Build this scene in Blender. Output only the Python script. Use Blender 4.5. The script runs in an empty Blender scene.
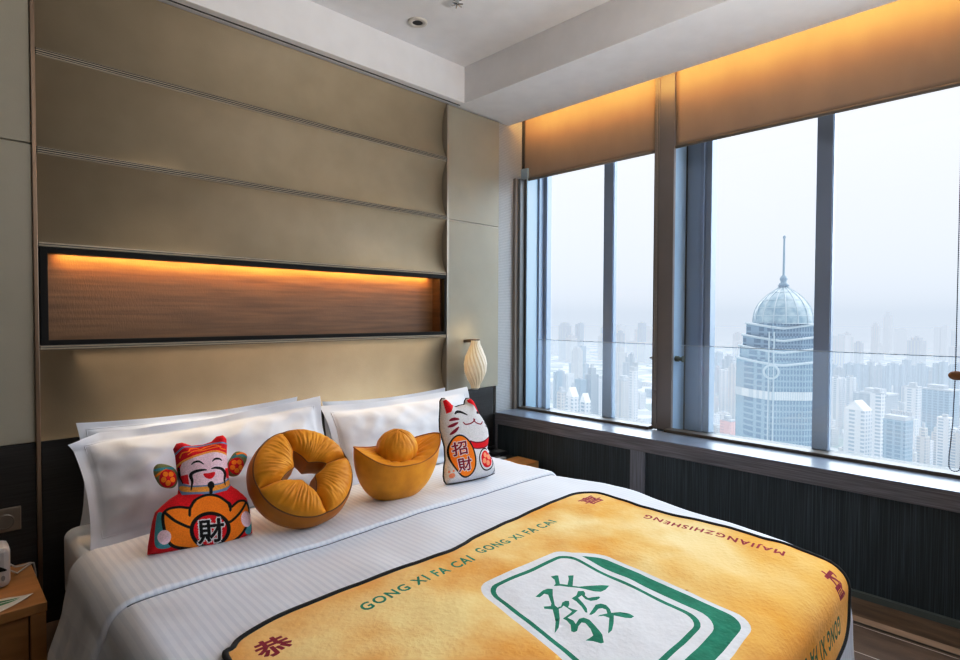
import bpy, bmesh, math, random
import numpy as np
from mathutils import Vector, Matrix, noise
from mathutils.geometry import delaunay_2d_cdt
random.seed(7)
SC = bpy.context.scene
COL = SC.collection
PI = math.pi

# ------------------------------------------------------------------ camera (calibrated from the room's vanishing points)
F = 561.0
R_RIGHT = Vector((0.712, -0.703, 0.004)); R_UP = Vector((0.014, 0.020, 1.0)); R_FWD = Vector((0.703, 0.711, -0.025))
R_FWD.normalize(); R_RIGHT = (R_RIGHT - R_FWD * R_RIGHT.dot(R_FWD)).normalized(); R_UP = R_RIGHT.cross(R_FWD).normalized()
EYE = Vector((0, 0, 1.3))
cam = bpy.data.cameras.new('camera'); cam.sensor_width = 36; cam.lens = F / 960 * 36; cam.clip_start = 0.05; cam.clip_end = 12000
cam_o = bpy.data.objects.new('camera', cam); COL.objects.link(cam_o)
m = Matrix((R_RIGHT, R_UP, -R_FWD)).transposed().to_4x4(); m.translation = EYE
cam_o.matrix_world = m
SC.camera = cam_o

def ray(px, py):
    return (R_RIGHT * (px - 480) + R_UP * (330 - py) + R_FWD * F)
def at(px, py, depth):                       # a surveyed point in the place: bearing and forward distance
    return EYE + ray(px, py) * (depth / F)

def ground(px, py, z):                       # surveyed point on a level plane
    r_ = ray(px, py); t_ = (z - EYE.z) / r_.z; return EYE + r_ * t_

# ------------------------------------------------------------------ materials
MATS = {}
def nd(nt, t, **kw):
    n = nt.nodes.new(t)
    for k, v in kw.items():
        setattr(n, k, v)
    return n
def mat(name, col, rough=.6, col2=None, nscale=4, stretch=(1, 1, 1), ndetail=4, contrast=(.35, .65), bump=0, bscale=80, bstretch=None,
        metallic=0, sheen=0, spec=.5, emit=None, estr=0, trans=0, coat=0, coords='Object'):
    if name in MATS: return MATS[name]
    mt = bpy.data.materials.new(name); mt.use_nodes = True; nt = mt.node_tree
    b = nt.nodes['Principled BSDF']
    b.inputs['Base Color'].default_value = (*col, 1); b.inputs['Roughness'].default_value = rough
    b.inputs['Metallic'].default_value = metallic; b.inputs['Specular IOR Level'].default_value = spec
    if sheen:
        b.inputs['Sheen Weight'].default_value = sheen; b.inputs['Sheen Roughness'].default_value = .4
    if coat: b.inputs['Coat Weight'].default_value = coat
    if trans: b.inputs['Transmission Weight'].default_value = trans
    if emit:
        b.inputs['Emission Color'].default_value = (*emit, 1); b.inputs['Emission Strength'].default_value = estr
    tc = nd(nt, 'ShaderNodeTexCoord')
    if col2 is not None:
        mp = nd(nt, 'ShaderNodeMapping'); mp.inputs['Scale'].default_value = stretch
        nt.links.new(tc.outputs[coords], mp.inputs[0])
        nz = nd(nt, 'ShaderNodeTexNoise'); nz.inputs['Scale'].default_value = nscale; nz.inputs['Detail'].default_value = ndetail
        nt.links.new(mp.outputs[0], nz.inputs[0])
        rp = nd(nt, 'ShaderNodeValToRGB'); rp.color_ramp.elements[0].position = contrast[0]; rp.color_ramp.elements[1].position = contrast[1]
        rp.color_ramp.elements[0].color = (*col, 1); rp.color_ramp.elements[1].color = (*col2, 1)
        nt.links.new(nz.outputs['Fac'], rp.inputs[0]); nt.links.new(rp.outputs[0], b.inputs['Base Color'])
    if bump:
        mp2 = nd(nt, 'ShaderNodeMapping'); mp2.inputs['Scale'].default_value = bstretch or stretch
        nt.links.new(tc.outputs[coords], mp2.inputs[0])
        n2 = nd(nt, 'ShaderNodeTexNoise'); n2.inputs['Scale'].default_value = bscale; n2.inputs['Detail'].default_value = 3
        nt.links.new(mp2.outputs[0], n2.inputs[0])
        bp = nd(nt, 'ShaderNodeBump'); bp.inputs['Strength'].default_value = bump; bp.inputs['Distance'].default_value = .01
        nt.links.new(n2.outputs['Fac'], bp.inputs['Height']); nt.links.new(bp.outputs[0], b.inputs['Normal'])
    MATS[name] = mt
    return mt

def wave_lines(mt, axis, period, width, colr, offset=0.0, mixto=1.0):
    """thin lines of another colour across one object axis, mixed over what feeds the base colour"""
    nt = mt.node_tree; b = nt.nodes['Principled BSDF']
    g = nd(nt, 'ShaderNodeNewGeometry'); sp = nd(nt, 'ShaderNodeSeparateXYZ'); nt.links.new(g.outputs['Position'], sp.inputs[0])
    a = nd(nt, 'ShaderNodeMath', operation='ADD'); a.inputs[1].default_value = offset; nt.links.new(sp.outputs[axis], a.inputs[0])
    d = nd(nt, 'ShaderNodeMath', operation='DIVIDE'); d.inputs[1].default_value = period; nt.links.new(a.outputs[0], d.inputs[0])
    f = nd(nt, 'ShaderNodeMath', operation='FRACT'); nt.links.new(d.outputs[0], f.inputs[0])
    l = nd(nt, 'ShaderNodeMath', operation='LESS_THAN'); l.inputs[1].default_value = width; nt.links.new(f.outputs[0], l.inputs[0])
    mu = nd(nt, 'ShaderNodeMath', operation='MULTIPLY'); mu.inputs[1].default_value = mixto; nt.links.new(l.outputs[0], mu.inputs[0])
    mx = nd(nt, 'ShaderNodeMix', data_type='RGBA')
    ins = b.inputs['Base Color']
    if ins.is_linked:
        nt.links.new(ins.links[0].from_socket, mx.inputs['A'])
    else:
        mx.inputs['A'].default_value = ins.default_value
    mx.inputs['B'].default_value = (*colr, 1)
    nt.links.new(mu.outputs[0], mx.inputs['Factor']); nt.links.new(mx.outputs['Result'], ins)
    return mt

leather = mat('olive_leather', (.38, .315, .21), .58, (.41, .34, .23), 6, bump=.08, bscale=220)
leather_side = mat('olive_leather_flat', (.385, .36, .285), .45, (.41, .385, .305), 5, bump=.06, bscale=220)  # cooler than the bands: window daylight is put into the colour
dado_wood = mat('black_oak', (.009, .009, .009), .5, (.022, .022, .023), 3, (2, 2, 60), bump=.25, bscale=6, bstretch=(2, 2, 90))
panel_wood = mat('black_oak_upright', (.013, .023, .028), .42, (.085, .115, .13), 5, (1, 70, .6), bump=.3, bscale=6, bstretch=(1, 110, .8), contrast=(.45, .80))
rail_wood = mat('grey_oak', (.12, .115, .13), .4, (.27, .26, .285), 4, (1, 1, 45), bump=.3, bscale=8, bstretch=(1, .8, 90), contrast=(.35, .7))
post_wood = mat('grey_oak_upright', (.15, .158, .185), .4, (.27, .285, .33), 5, (1, 40, 1), bump=.3, bscale=8, bstretch=(1, 90, 1))
sill_mat = mat('sill_top', (.16, .19, .24), .32, (.20, .23, .28), 5, (1, 1, 1), spec=.6, coat=.3)
niche_wood = mat('rosewood', (.13, .068, .034), .4, (.33, .18, .085), 3.2, (1.0, 1, 16), ndetail=10, contrast=(.15, .85), bump=.12, bscale=260, bstretch=(1, 1, .25))
black_frame = mat('black_frame', (.006, .006, .006), .6, spec=.2)
gold_trim = mat('bronze_trim', (.33, .24, .17), .3, metallic=.85)
dark_gap = mat('dark_gap', (.02, .017, .014), .8)
ceil_mat = mat('ceiling_paint', (.76, .76, .77), .85, (.79, .79, .80), 8)
wall_paint = mat('cream_paint', (.55, .5, .42), .85, (.58, .53, .45), 5)
paper = wave_lines(mat('ribbed_wallpaper', (.44, .45, .45), .7, (.5, .51, .51), 60, (1, 1, 6)), 2, .012, .3, (.36, .37, .38))
nightwood = mat('honey_oak', (.36, .155, .045), .38, (.47, .22, .07), 3, (1, 9, 9), contrast=(.3, .7), bump=.08, bscale=30, bstretch=(1, 14, 14))
nightwood_lit = mat('honey_oak_lit', (.66, .30, .08), .38, (.80, .42, .14), 3, (1, 9, 9), contrast=(.3, .7))  # same oak, brightened to hold the light falling on it
nightwood_d = mat('honey_oak_door', (.30, .13, .038), .4, (.39, .175, .055), 3, (1.2, 9, 12), contrast=(.3, .7), bump=.08, bscale=30, bstretch=(1, 14, 14))
frame_grey = mat('inner_frame', (.18, .165, .165), .4, (.21, .19, .19), 3)
frame_dark = mat('frame_dark', (.05, .05, .05), .4)
rail_brown = mat('bottom_rail', (.075, .06, .045), .35, (.10, .08, .06), 3, (1, 1, 20))
alu_blue = mat('blue_aluminium', (.30, .385, .51), .38, (.35, .435, .56), 2, (1, 1, .4), metallic=.2)
alu_mid = mat('slate_aluminium', (.27, .345, .48), .38, (.32, .395, .53), 2, (1, 1, .4), metallic=.2)
alu_light = mat('pale_aluminium', (.36, .50, .64), .4, (.42, .55, .68), 2, (1, 1, .4), metallic=.1)
blind_mat = mat('blind_fabric', (.335, .255, .20), .8, (.365, .28, .215), 3, (1, 2, 1), bump=.12, bscale=3)
white_cotton = mat('white_cotton', (.70, .735, .80), .8, (.75, .78, .835), 3, bump=.45, bscale=6, sheen=.2)
sheet_cotton = wave_lines(mat('striped_sateen', (.69, .725, .80), .62, (.74, .77, .835), 3, bump=.3, bscale=7, sheen=.2), 0, .024, .45, (.61, .65, .735), mixto=.6)
fold_shade = mat('fold_shade_grey', (.16, .17, .20), .8)  # grey line along the fold seam, standing in for its thin shadow
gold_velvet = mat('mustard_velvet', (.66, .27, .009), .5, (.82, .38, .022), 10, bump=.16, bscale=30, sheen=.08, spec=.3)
gold_shaded = mat('mustard_velvet_shaded', (.40, .13, .007), .5, (.50, .18, .012), 8, bump=.1, bscale=25, sheen=.06, spec=.3)  # same velvet, darkened: the side's shading is put into the colour
gold_pipe = mat('dark_gold_piping', (.16, .055, .01), .6)
chrome = mat('chrome', (.6, .6, .6), .2, metallic=1)

# ------------------------------------------------------------------ mesh helpers
ORIGIN = {}
class MB:
    def __init__(s): s.v = []; s.f = []; s.m = []
    def box(s, x0, x1, y0, y1, z0, z1, mi=0):
        b = len(s.v)
        s.v += [(x, y, z) for z in (z0, z1) for y in (y0, y1) for x in (x0, x1)]
        for q in ((0, 2, 3, 1), (4, 5, 7, 6), (0, 1, 5, 4), (2, 6, 7, 3), (0, 4, 6, 2), (1, 3, 7, 5)):
            s.f.append(tuple(b + i for i in q)); s.m.append(mi)
        return s
    def grid(s, fn, nu, nv, cu=False, cv=False, mi=0, flip=False):
        b = len(s.v); U = nu if cu else nu + 1; V = nv if cv else nv + 1
        for i in range(U):
            for j in range(V):
                s.v.append(tuple(fn(i / nu, j / nv)))
        for i in range(nu):
            for j in range(nv):
                i2 = (i + 1) % U; j2 = (j + 1) % V
                q = (b + i * V + j, b + i2 * V + j, b + i2 * V + j2, b + i * V + j2)
                s.f.append(q[::-1] if flip else q); s.m.append(mi)
        return s
    def tube(s, path, r, n=8, closed=False, mi=0, cap=True):
        P = [Vector(p) for p in path]; N = len(P); b = len(s.v); up = None
        for i, p in enumerate(P):
            t = (P[(i + 1) % N] - P[i - 1]) if closed else (P[min(i + 1, N - 1)] - P[max(i - 1, 0)])
            if t.length < 1e-9: t = Vector((0, 0, 1))
            t.normalize()
            if up is None: up = t.orthogonal().normalized()
            up = (up - t * up.dot(t))
            if up.length < 1e-6: up = t.orthogonal()
            up.normalize(); w = t.cross(up)
            rr = r(i / max(1, N - 1)) if callable(r) else r
            for k in range(n):
                a = 2 * PI * k / n
                s.v.append(tuple(p + up * (math.cos(a) * rr) + w * (math.sin(a) * rr)))
        M = N if closed else N - 1
        for i in range(M):
            for k in range(n):
                i2 = (i + 1) % N; k2 = (k + 1) % n
                s.f.append((b + i * n + k, b + i * n + k2, b + i2 * n + k2, b + i2 * n + k)); s.m.append(mi)
        if not closed and cap:
            s.f.append(tuple(b + k for k in range(n))[::-1]); s.m.append(mi)
            s.f.append(tuple(b + (N - 1) * n + k for k in range(n))); s.m.append(mi)
        return s
    def lathe(s, prof, c, n=32, axis=Vector((0, 0, 1)), mi=0):
        axis = Vector(axis).normalized(); e1 = axis.orthogonal().normalized(); e2 = axis.cross(e1); c = Vector(c)
        return s.grid(lambda u, v: c + (e1 * math.cos(2 * PI * u) + e2 * math.sin(2 * PI * u)) * prof[round(v * (len(prof) - 1))][0] + axis * prof[round(v * (len(prof) - 1))][1],
                      n, len(prof) - 1, cu=True, mi=mi)
    def poly(s, pts, mi=0):
        b = len(s.v); s.v += [tuple(p) for p in pts]; s.f.append(tuple(range(b, b + len(pts)))); s.m.append(mi); return s
    def prism(s, pts, d, mi=0):
        pts = [Vector(p) for p in pts]; d = Vector(d); n = len(pts)
        s.poly(pts[::-1], mi); s.poly([p + d for p in pts], mi)
        for i in range(n):
            s.poly([pts[i], pts[(i + 1) % n], pts[(i + 1) % n] + d, pts[i] + d], mi)
        return s
    def build(s, name, mats, parent=None, smooth=False, bevel=0, solid=0, sub=0, fixn=True, center=None):
        if not isinstance(mats, (list, tuple)): mats = [mats]
        V = np.array(s.v, dtype=float)
        if parent is not None:
            org = ORIGIN[parent.name]
        else:
            org = Vector(center) if center is not None else Vector(((V[:, 0].min() + V[:, 0].max()) / 2, (V[:, 1].min() + V[:, 1].max()) / 2, V[:, 2].min()))
        V = V - np.array(org)
        me = bpy.data.meshes.new(name); me.from_pydata(V.tolist(), [], s.f)
        for x in mats: me.materials.append(x)
        me.polygons.foreach_set('material_index', s.m)
        if fixn or bevel:
            bm = bmesh.new(); bm.from_mesh(me)
            if fixn: bmesh.ops.remove_doubles(bm, verts=bm.verts, dist=1e-6); bmesh.ops.recalc_face_normals(bm, faces=bm.faces)
            bm.to_mesh(me); bm.free()
        if smooth: me.polygons.foreach_set('use_smooth', [True] * len(me.polygons))
        o = bpy.data.objects.new(name, me); COL.objects.link(o)
        if parent is not None: o.parent = parent
        else: o.location = org
        ORIGIN[o.name] = Vector(org)
        if solid:
            md = o.modifiers.new('s', 'SOLIDIFY'); md.thickness = solid; md.offset = 0
        if sub:
            md = o.modifiers.new('u', 'SUBSURF'); md.levels = sub; md.render_levels = sub
        if bevel:
            md = o.modifiers.new('b', 'BEVEL'); md.width = bevel; md.segments = 2; md.limit_method = 'ANGLE'
        return o

def tag(o, label, cat, group=None, kind=None):
    if label: o['label'] = label
    if cat: o['category'] = cat
    if group: o['group'] = group
    if kind: o['kind'] = kind
    return o
def thing(name, loc, label, cat, group=None):
    o = bpy.data.objects.new(name, None); COL.objects.link(o); o.location = loc; o.empty_display_size = .05
    ORIGIN[o.name] = Vector(loc)
    return tag(o, label, cat, group)
def struct(o, label=None):
    o['kind'] = 'structure'
    if label: o['label'] = label
    return o
def B(*a): return MB().box(*a)

XW, YH, ZC = 3.058, 2.931, 2.762
# ================================================================== ROOM SHELL
# floor: brown planks with pale joints running along the window wall, a tan border strip beside it
fl = mat('floor_wood', (.085, .05, .032), .4, (.17, .105, .066), 5, (6, 1.2, 1), ndetail=8, contrast=(.3, .75), bump=.06, bscale=60)
wave_lines(fl, 0, .225, .022, (.62, .55, .48), offset=-2.555 + 2.25)
struct(B(-1.7, 2.80, -1.6, 3.1, -.06, 0).build('floor', fl))
tan = mat('floor_border_tan', (.38, .26, .17), .45, (.46, .32, .22), 8, (6, 1, 1))
struct(B(2.815, 2.868, -1.6, 3.1, -.06, .0005).build('trim_1', tan), 'tan border strip let into the brown floor')
drk = mat('floor_border_dark', (.10, .06, .037), .4, (.20, .125, .075), 7, (5, 1, 1), ndetail=8)
struct(B(2.868, 3.12, -1.6, 3.1, -.06, 0).build('floor_border', drk))
struct(B(2.797, 2.815, -1.6, 3.1, -.06, 0).build('floor_joint', mat('floor_joint', (.04, .028, .02), .4)))
# walls
struct(B(-1.7, 3.8, 3.06, 3.2, -.06, 3.2).build('wall_head', dado_wood))
struct(B(-1.82, -1.7, -1.7, 3.2, -.06, 3.2).build('wall_left', mat('brown_paint', (.20, .16, .12), .8, (.22, .18, .135), 5)))
struct(B(-1.82, 3.8, -1.72, -1.6, -.06, 3.2).build('wall_rear', MATS['brown_paint']))
struct(B(3.075, 3.64, -1.6, 3.06, -.06, .55).build('wall_window', panel_wood))
struct(B(3.46, 3.64, -1.6, 3.06, 2.55, 3.2).build('wall_window_head', wall_paint))
struct(B(-1.82, 3.8, -1.72, 3.2, 3.008, 3.2).build('ceiling', ceil_mat))
struct(B(2.659, 3.215, -1.6, 3.06, ZC, 3.008).build('ceiling_bulkhead', ceil_mat, bevel=.003))
struct(B(-1.7, 2.659, 2.848, 3.06, ZC, 3.008).build('ceiling_soffit', ceil_mat, bevel=.003))
struct(B(-1.7, 2.659, 2.895, 2.90, ZC - .004, ZC).build('trim_2', dark_gap))
# headboard wall: flat side panels
struct(MB().box(-1.7, .318, 2.93, 3.06, .772, 1.993).box(-1.7, .318, 2.93, 3.06, 1.999, 2.755).box(-1.7, .318, 2.945, 3.06, 1.99, 2.0).build('wall_panel_left', leather_side, bevel=.003))
struct(B(-1.7, .318, 2.932, 3.06, 0, .768).build('wall_panel_left_lower', dado_wood, bevel=.002))
struct(MB().box(2.583, 3.09, 2.928, 3.06, .770, 1.962).box(2.583, 3.09, 2.928, 3.06, 1.972, 2.755).box(2.583, 3.09, 2.936, 3.06, 1.96, 1.974).build('wall_panel_right', leather_side, bevel=.003))
struct(B(2.583, 3.09, 2.934, 2.938, 1.9635, 1.9705).build('trim_3', mat('pale_thread', (.6, .56, .5), .5)))
struct(B(2.583, 3.04, 2.930, 3.06, 0, .768).build('wall_panel_right_lower', dado_wood, bevel=.002))
struct(B(3.09, 3.40, 2.95, 3.06, .55, 2.99).build('wall_paper_strip', paper))
struct(B(.318, .333, 2.918, 3.06, 0, 2.755).build('trim_4', gold_trim, bevel=.002), 'slim bronze upright strip left of the headboard')
struct(B(2.566, 2.583, 2.922, 3.06, .5, 2.757).build('trim_5', mat('pale_bronze', (.42, .38, .32), .35, metallic=.6), bevel=.002), 'slim bronze upright strip right of the headboard')
# parapet rail, sill, post, skirting
struct(B(XW, 3.11, -1.6, 2.93, .485, .5685).build('trim_6', rail_wood, bevel=.003), 'grey oak rail under the window sill')
struct(B(XW - .001, 3.32, -1.6, 2.93, .569, .5725).build('window_sill', sill_mat, bevel=.001))
struct(B(3.060, 3.10, 1.688, 1.783, .03, .486).build('trim_7', post_wood, bevel=.002), 'grey oak upright between the dark panels under the window')
struct(B(3.060, 3.10, -.55, -.455, .03, .486).build('trim_8', post_wood, bevel=.002))
struct(B(3.060, 3.10, 2.915, 2.93, .0, .486).build('trim_9', rail_wood, bevel=.002))
struct(B(3.054, 3.10, -1.6, 2.93, 0, .028).build('baseboard_window', mat('skirting', (.09, .11, .10), .5)))

# ================================================================== WINDOWS
def clear_glass(name, tint, gloss, haze=0):
    mt = bpy.data.materials.new(name); mt.use_nodes = True; nt = mt.node_tree; nt.nodes.clear()
    o = nd(nt, 'ShaderNodeOutputMaterial'); t = nd(nt, 'ShaderNodeBsdfTransparent'); t.inputs[0].default_value = (*tint, 1)
    g = nd(nt, 'ShaderNodeBsdfGlossy'); g.inputs['Roughness'].default_value = .02
    d = nd(nt, 'ShaderNodeBsdfTranslucent'); d.inputs[0].default_value = (.85, .92, .98, 1)
    mx = nd(nt, 'ShaderNodeMixShader'); mx.inputs[0].default_value = gloss; nt.links.new(t.outputs[0], mx.inputs[1]); nt.links.new(g.outputs[0], mx.inputs[2])
    m2 = nd(nt, 'ShaderNodeMixShader'); m2.inputs[0].default_value = haze; nt.links.new(mx.outputs[0], m2.inputs[1]); nt.links.new(d.outputs[0], m2.inputs[2])
    nt.links.new(m2.outputs[0], o.inputs[0])
    return mt
pane_glass = clear_glass('window_glass', (.98, .99, 1.0), .035)
bal_glass = clear_glass('balustrade_glass', (.95, .98, 1.0), .03, .07)
edge_glass = mat('glass_edge', (.45, .53, .60), .3)
XO = 3.60                                   # outer façade plane
def window(name, y0, y1, mids, left_jamb):
    w = thing(name, (3.38, (y0 + y1) / 2, .57), None, None); w['kind'] = 'structure'
    B(3.305, 3.385, y0, y1, .566, .590).build('bottom_rail', rail_brown, w, bevel=.003)
    MB().poly([(XO + .03, y0, .45), (XO + .03, y1, .45), (XO + .03, y1, 2.7), (XO + .03, y0, 2.7)]).build('pane', pane_glass, w)
    for ym in mids:
        MB().box(XO, XO + .05, ym - .040, ym + .040, .40, 2.7).build('mullion', alu_mid, w, bevel=.003)
        MB().box(XO + .008, XO + .048, ym - .044, ym - .040, .40, 2.7).build('mullion_flange', alu_blue, w, bevel=.002)
    return w
W1 = window('window_1', 1.80, 2.92, [2.297], True)
W2 = window('window_2', -1.5, 1.69, [.897, .19, -.52], False)
# left jamb: inner grey frame, then the pale outer reveal
MB().box(3.275, 3.307, 2.925, 2.952, .57, 2.37).build('jamb_strip', mat('jamb_brown', (.26, .225, .20), .5), W1, bevel=.002)
MB().box(3.307, 3.358, 2.905, 2.952, .57, 2.37).build('jamb', mat('jamb_grey', (.19, .21, .225), .4), W1, bevel=.003)
MB().box(3.358, 3.366, 2.89, 2.93, .57, 2.37).build('gasket', frame_dark, W1)
MB().box(3.366, 3.50, 2.885, 2.955, .45, 2.46).build('reveal', alu_light, W1, bevel=.002)
MB().box(3.50, 3.56, 2.87, 2.955, .45, 2.70).build('outer_jamb', alu_blue, W1, bevel=.003)
MB().box(3.56, 3.62, 2.84, 2.955, .45, 2.70).build('outer_jamb', alu_blue, W1, bevel=.003)
struct(B(3.355, 3.7, 2.955, 3.06, .4, 2.95).build('wall_corner', wall_paint))
# central post between the two windows
MB().box(3.372, 3.40, 1.676, 1.812, .57, 2.93).build('centre_post', frame_grey, W2, bevel=.004)
MB().box(3.366, 3.373, 1.775, 1.797, .57, 2.90).build('post_channel', mat('channel', (.22, .20, .19), .35), W2, bevel=.001)
MB().box(3.40, 3.408, 1.684, 1.80, .57, 2.60).build('gasket', frame_dark, W2)
MB().box(3.408, 3.575, 1.69, 1.79, .45, 2.70).build('return', alu_light, W2, bevel=.002)
MB().box(3.575, 3.63, 1.690, 1.80, .45, 2.70).build('gasket', frame_dark, W2)
MB().box(3.592, 3.64, 1.60, 1.690, .45, 2.70).build('outer_post', alu_blue, W2, bevel=.003)
MB().box(3.585, 3.64, 1.575, 1.60, .45, 2.70).build('outer_post', alu_mid, W2, bevel=.003)
MB().box(3.61, 3.69, 1.535, 1.575, .45, 2.70).build('outer_post', alu_blue, W2, bevel=.003)
# glass guard rails in front of the outer panes
for nm, y0, y1, lab in (('glass_balustrade', 1.815, 2.865, 'clear glass guard panel across the left window'), ('glass_balustrade', -1.45, 1.66, 'clear glass guard panel across the right window')):
    r = thing(nm, (3.47, (y0 + y1) / 2, .58), lab, 'guard panel')
    MB().poly([(3.47, y0, .58), (3.47, y1, .58), (3.47, y1, 1.116), (3.47, y0, 1.116)]).build('glass_panel', bal_glass, r)
    B(3.4665, 3.4735, y0, y1, 1.1135, 1.118).build('top_edge', edge_glass, r)
    if y0 < 0:
        MB().lathe([(0, -.028), (.018, -.028), (.018, 0), (.012, .004), (.012, .022), (.02, .024), (.02, .032), (0, .032)], (3.455, 1.668, 1.028), 16, (0, -1, .0)).build('clamp', mat('clamp', (.10, .12, .10), .35, metallic=.4), r, smooth=False)
# ---- roller blinds, chains
def blind(y0, y1, label, sd):
    r = thing('roller_blind', (3.41, (y0 + y1) / 2, 2.36), label, 'blind')
    def fn(u, v):
        y = y0 + (y1 - y0) * u; z = 2.375 + (2.90 - 2.375) * v
        w = .006 * noise.noise(Vector((y * 2.5 + sd, z * 1.5, sd))) + .003 * noise.noise(Vector((y * 9 + sd, z * 3, 4)))
        return (3.386 + w * (1 - .6 * v), y, z)
    MB().grid(fn, 90, 18).build('fabric', blind_mat, r, smooth=True, solid=.002)
    MB().tube([(3.386, y0 + .002, 2.372), (3.386, y1 - .002, 2.372)], .011, 10).build('hem_bar', mat('hem_bar', (.22, .18, .15), .5), r, smooth=True)
    MB().tube([(3.40, y0, 2.93), (3.40, y1, 2.93)], .033, 16).build('roller', mat('roller', (.4, .38, .36), .5), r, smooth=True)
blind(1.814, 2.934, 'tan roller blind half lowered over the left window', 1)
blind(-1.5, 1.674, 'wide tan roller blind half lowered over the right window', 5)
MB().box(3.375, 3.40, 2.934, 2.954, 2.46, 2.95).build('side_guide', frame_dark, W1)
def beads(path, r, step):
    P = [Vector(p) for p in path]; mb = MB(); acc = 0
    mb.tube(path, r * .45, 5)
    for a, b in zip(P, P[1:]):
        L = (b - a).length; k = acc
        while k < L:
            c = a + (b - a) * (k / L)
            mb.lathe([(0, -r), (r * .75, -r * .7), (r, 0), (r * .75, r * .7), (0, r)], c, 6)
            k += step
        acc = k - L
    return mb
ch = thing('blind_chain', (3.30, .285, .60), 'black bead chain loop with oval wooden pull at the right picture edge', 'blind chain')
loop = [(3.30, .288, 2.80), (3.30, .287, 1.06), (3.30, .292, .82), (3.30, .302, .67)] + [(3.30, .282 + .02 * math.cos(a), .63 + .024 * math.sin(a)) for a in [-PI * k / 8 for k in range(9)]] + [(3.30, .262, .72), (3.30, .262, 2.80)]
loop = [p for p in loop]
beads(loop, .0032, .0095).build('bead_chain', mat('chain_black', (.06, .06, .07), .4), ch, smooth=True)
MB().grid(lambda u, v: (3.30 + .011 * math.sin(PI * v) * math.cos(2 * PI * u), .283 + .030 * math.sin(PI * v) * math.sin(2 * PI * u), 1.04 - .021 * math.cos(PI * v)), 24, 12, cu=True).build('pull', mat('pull_wood', (.20, .08, .025), .35, (.28, .12, .04), 20), ch, smooth=True)
ch2 = thing('blind_chain', (3.322, 1.783, .80), 'pale bead chain hanging down the post between the windows', 'blind chain')
beads([(3.360, 1.798, 2.84), (3.360, 1.786, .82), (3.360, 1.781, .81), (3.360, 1.776, .82), (3.360, 1.788, 2.84)], .0026, .0085).build('bead_chain', mat('chain_pale', (.42, .40, .38), .3, metallic=.5), ch2, smooth=True)
B(3.353, 3.366, 1.768, 1.794, .80, .825).build('weight', mat('weight', (.2, .18, .18), .4), ch2, bevel=.003)
lk = thing('window_latch', (3.335, 1.80, 1.02), 'small metal latch on the edge of the post between the windows', 'latch')
MB().lathe([(0, 0), (.014, 0), (.014, .006), (.008, .01), (.008, .02), (0, .02)], (3.385, 1.812, 1.03), 14, (0, 1, 0)).build('button', chrome, lk)

# ================================================================== CEILING FITTINGS
dl = thing('downlight', (2.06, 2.609, 2.99), 'small round recessed downlight in the ceiling tray', 'downlight')
MB().lathe([(.032, 3.006), (.030, 2.999), (.052, 2.997), (.056, 3.001), (.056, 3.008)], (2.06, 2.609, 0), 32).build('trim_ring', mat('dl_ring', (.62, .60, .56), .4), dl, smooth=True)
MB().lathe([(0, 3.0045), (.033, 3.0045), (.033, 3.0035), (0, 3.0035)], (2.06, 2.609, 0), 24).build('lamp_well', mat('dl_well', (.01, .01, .01), .5), dl)
sp = thing('ceiling_sprinkler', (2.055, 2.262, 2.96), 'small star-shaped sprinkler head on the ceiling at the top picture edge', 'sprinkler')
mb = MB().lathe([(0, 3.008), (.03, 3.008), (.028, 3.002), (.012, 3.0), (.010, 2.975), (0, 2.975)], (2.055, 2.262, 0), 20); mb.build('body', chrome, sp, smooth=False)
mb = MB()
for k in range(6):
    a = k * PI / 3
    mb.box(0, 0, 0, 0, 0, 0) if False else mb.tube([(2.055 + .008 * math.cos(a), 2.262 + .008 * math.sin(a), 2.972), (2.055 + .032 * math.cos(a), 2.262 + .032 * math.sin(a), 2.968)], .004, 6)
mb.build('deflector', chrome, sp)

# ================================================================== HEADBOARD
hb = thing('headboard', (1.445, 2.96, .0), 'olive padded leather headboard wall of scalloped bands around a lit wooden niche', 'headboard')
HX0, HX1 = .335, 2.565
def scallop(z0, z1, depth=.045):
    def fn(u, v):
        x = HX0 + (HX1 - HX0) * u; z = z0 + (z1 - z0) * v
        return (x, 2.93 + depth * (1 - (2 * v - 1) ** 2) ** .8, z)
    mb = MB().grid(fn, 2, 28)
    n = 28                                   # closed ends so that the bands read as solid from the side
    for xx in (HX0, HX1):
        mb.poly([(xx, 2.93 + depth * (1 - (2 * k / n - 1) ** 2) ** .8, z0 + (z1 - z0) * k / n) for k in range(n + 1)] + [(xx, 3.04, z1), (xx, 3.04, z0)])
    return mb
for z0, z1 in ((2.392, 2.755), (1.992, 2.360), (1.600, 1.960), (.772, 1.150)):
    scallop(z0, z1).build('padded_band', leather, hb, smooth=False).data.polygons.foreach_set('use_smooth', [True] * 56 + [False] * 2)
light_leather = mat('seam_leather', (.46, .40, .30), .4)
for zc in (2.376, 1.976):
    s_ = B(HX0, HX1, 2.924, 3.03, zc - .0145, zc + .0145).build('seam_strip', light_leather, hb, bevel=.004)
    for dz, hw_ in ((-.0085, .0016), (.0, .0022), (.0085, .0016)):
        B(HX0, HX1, 2.9225, 2.94, zc + dz - hw_, zc + dz + hw_).build('stitch_line', dark_gap, s_)
for zc, nm in ((1.590, 'seam_strip'), (1.161, 'seam_strip')):
    s_ = B(HX0, HX1, 2.925, 3.03, zc - .009, zc + .009).build(nm, light_leather, hb, bevel=.003)
    B(HX0, HX1, 2.9238, 2.94, zc - .0015, zc + .0015).build('stitch_line', dark_gap, s_)
B(HX0, HX1, 2.935, 3.06, 0, .768).build('lower_panel', dado_wood, hb, bevel=.002)
nc = MB()
NX0, NX1, NZ0, NZ1 = HX0 + .004, HX1 - .004, 1.172, 1.579
ft = .024
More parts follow.
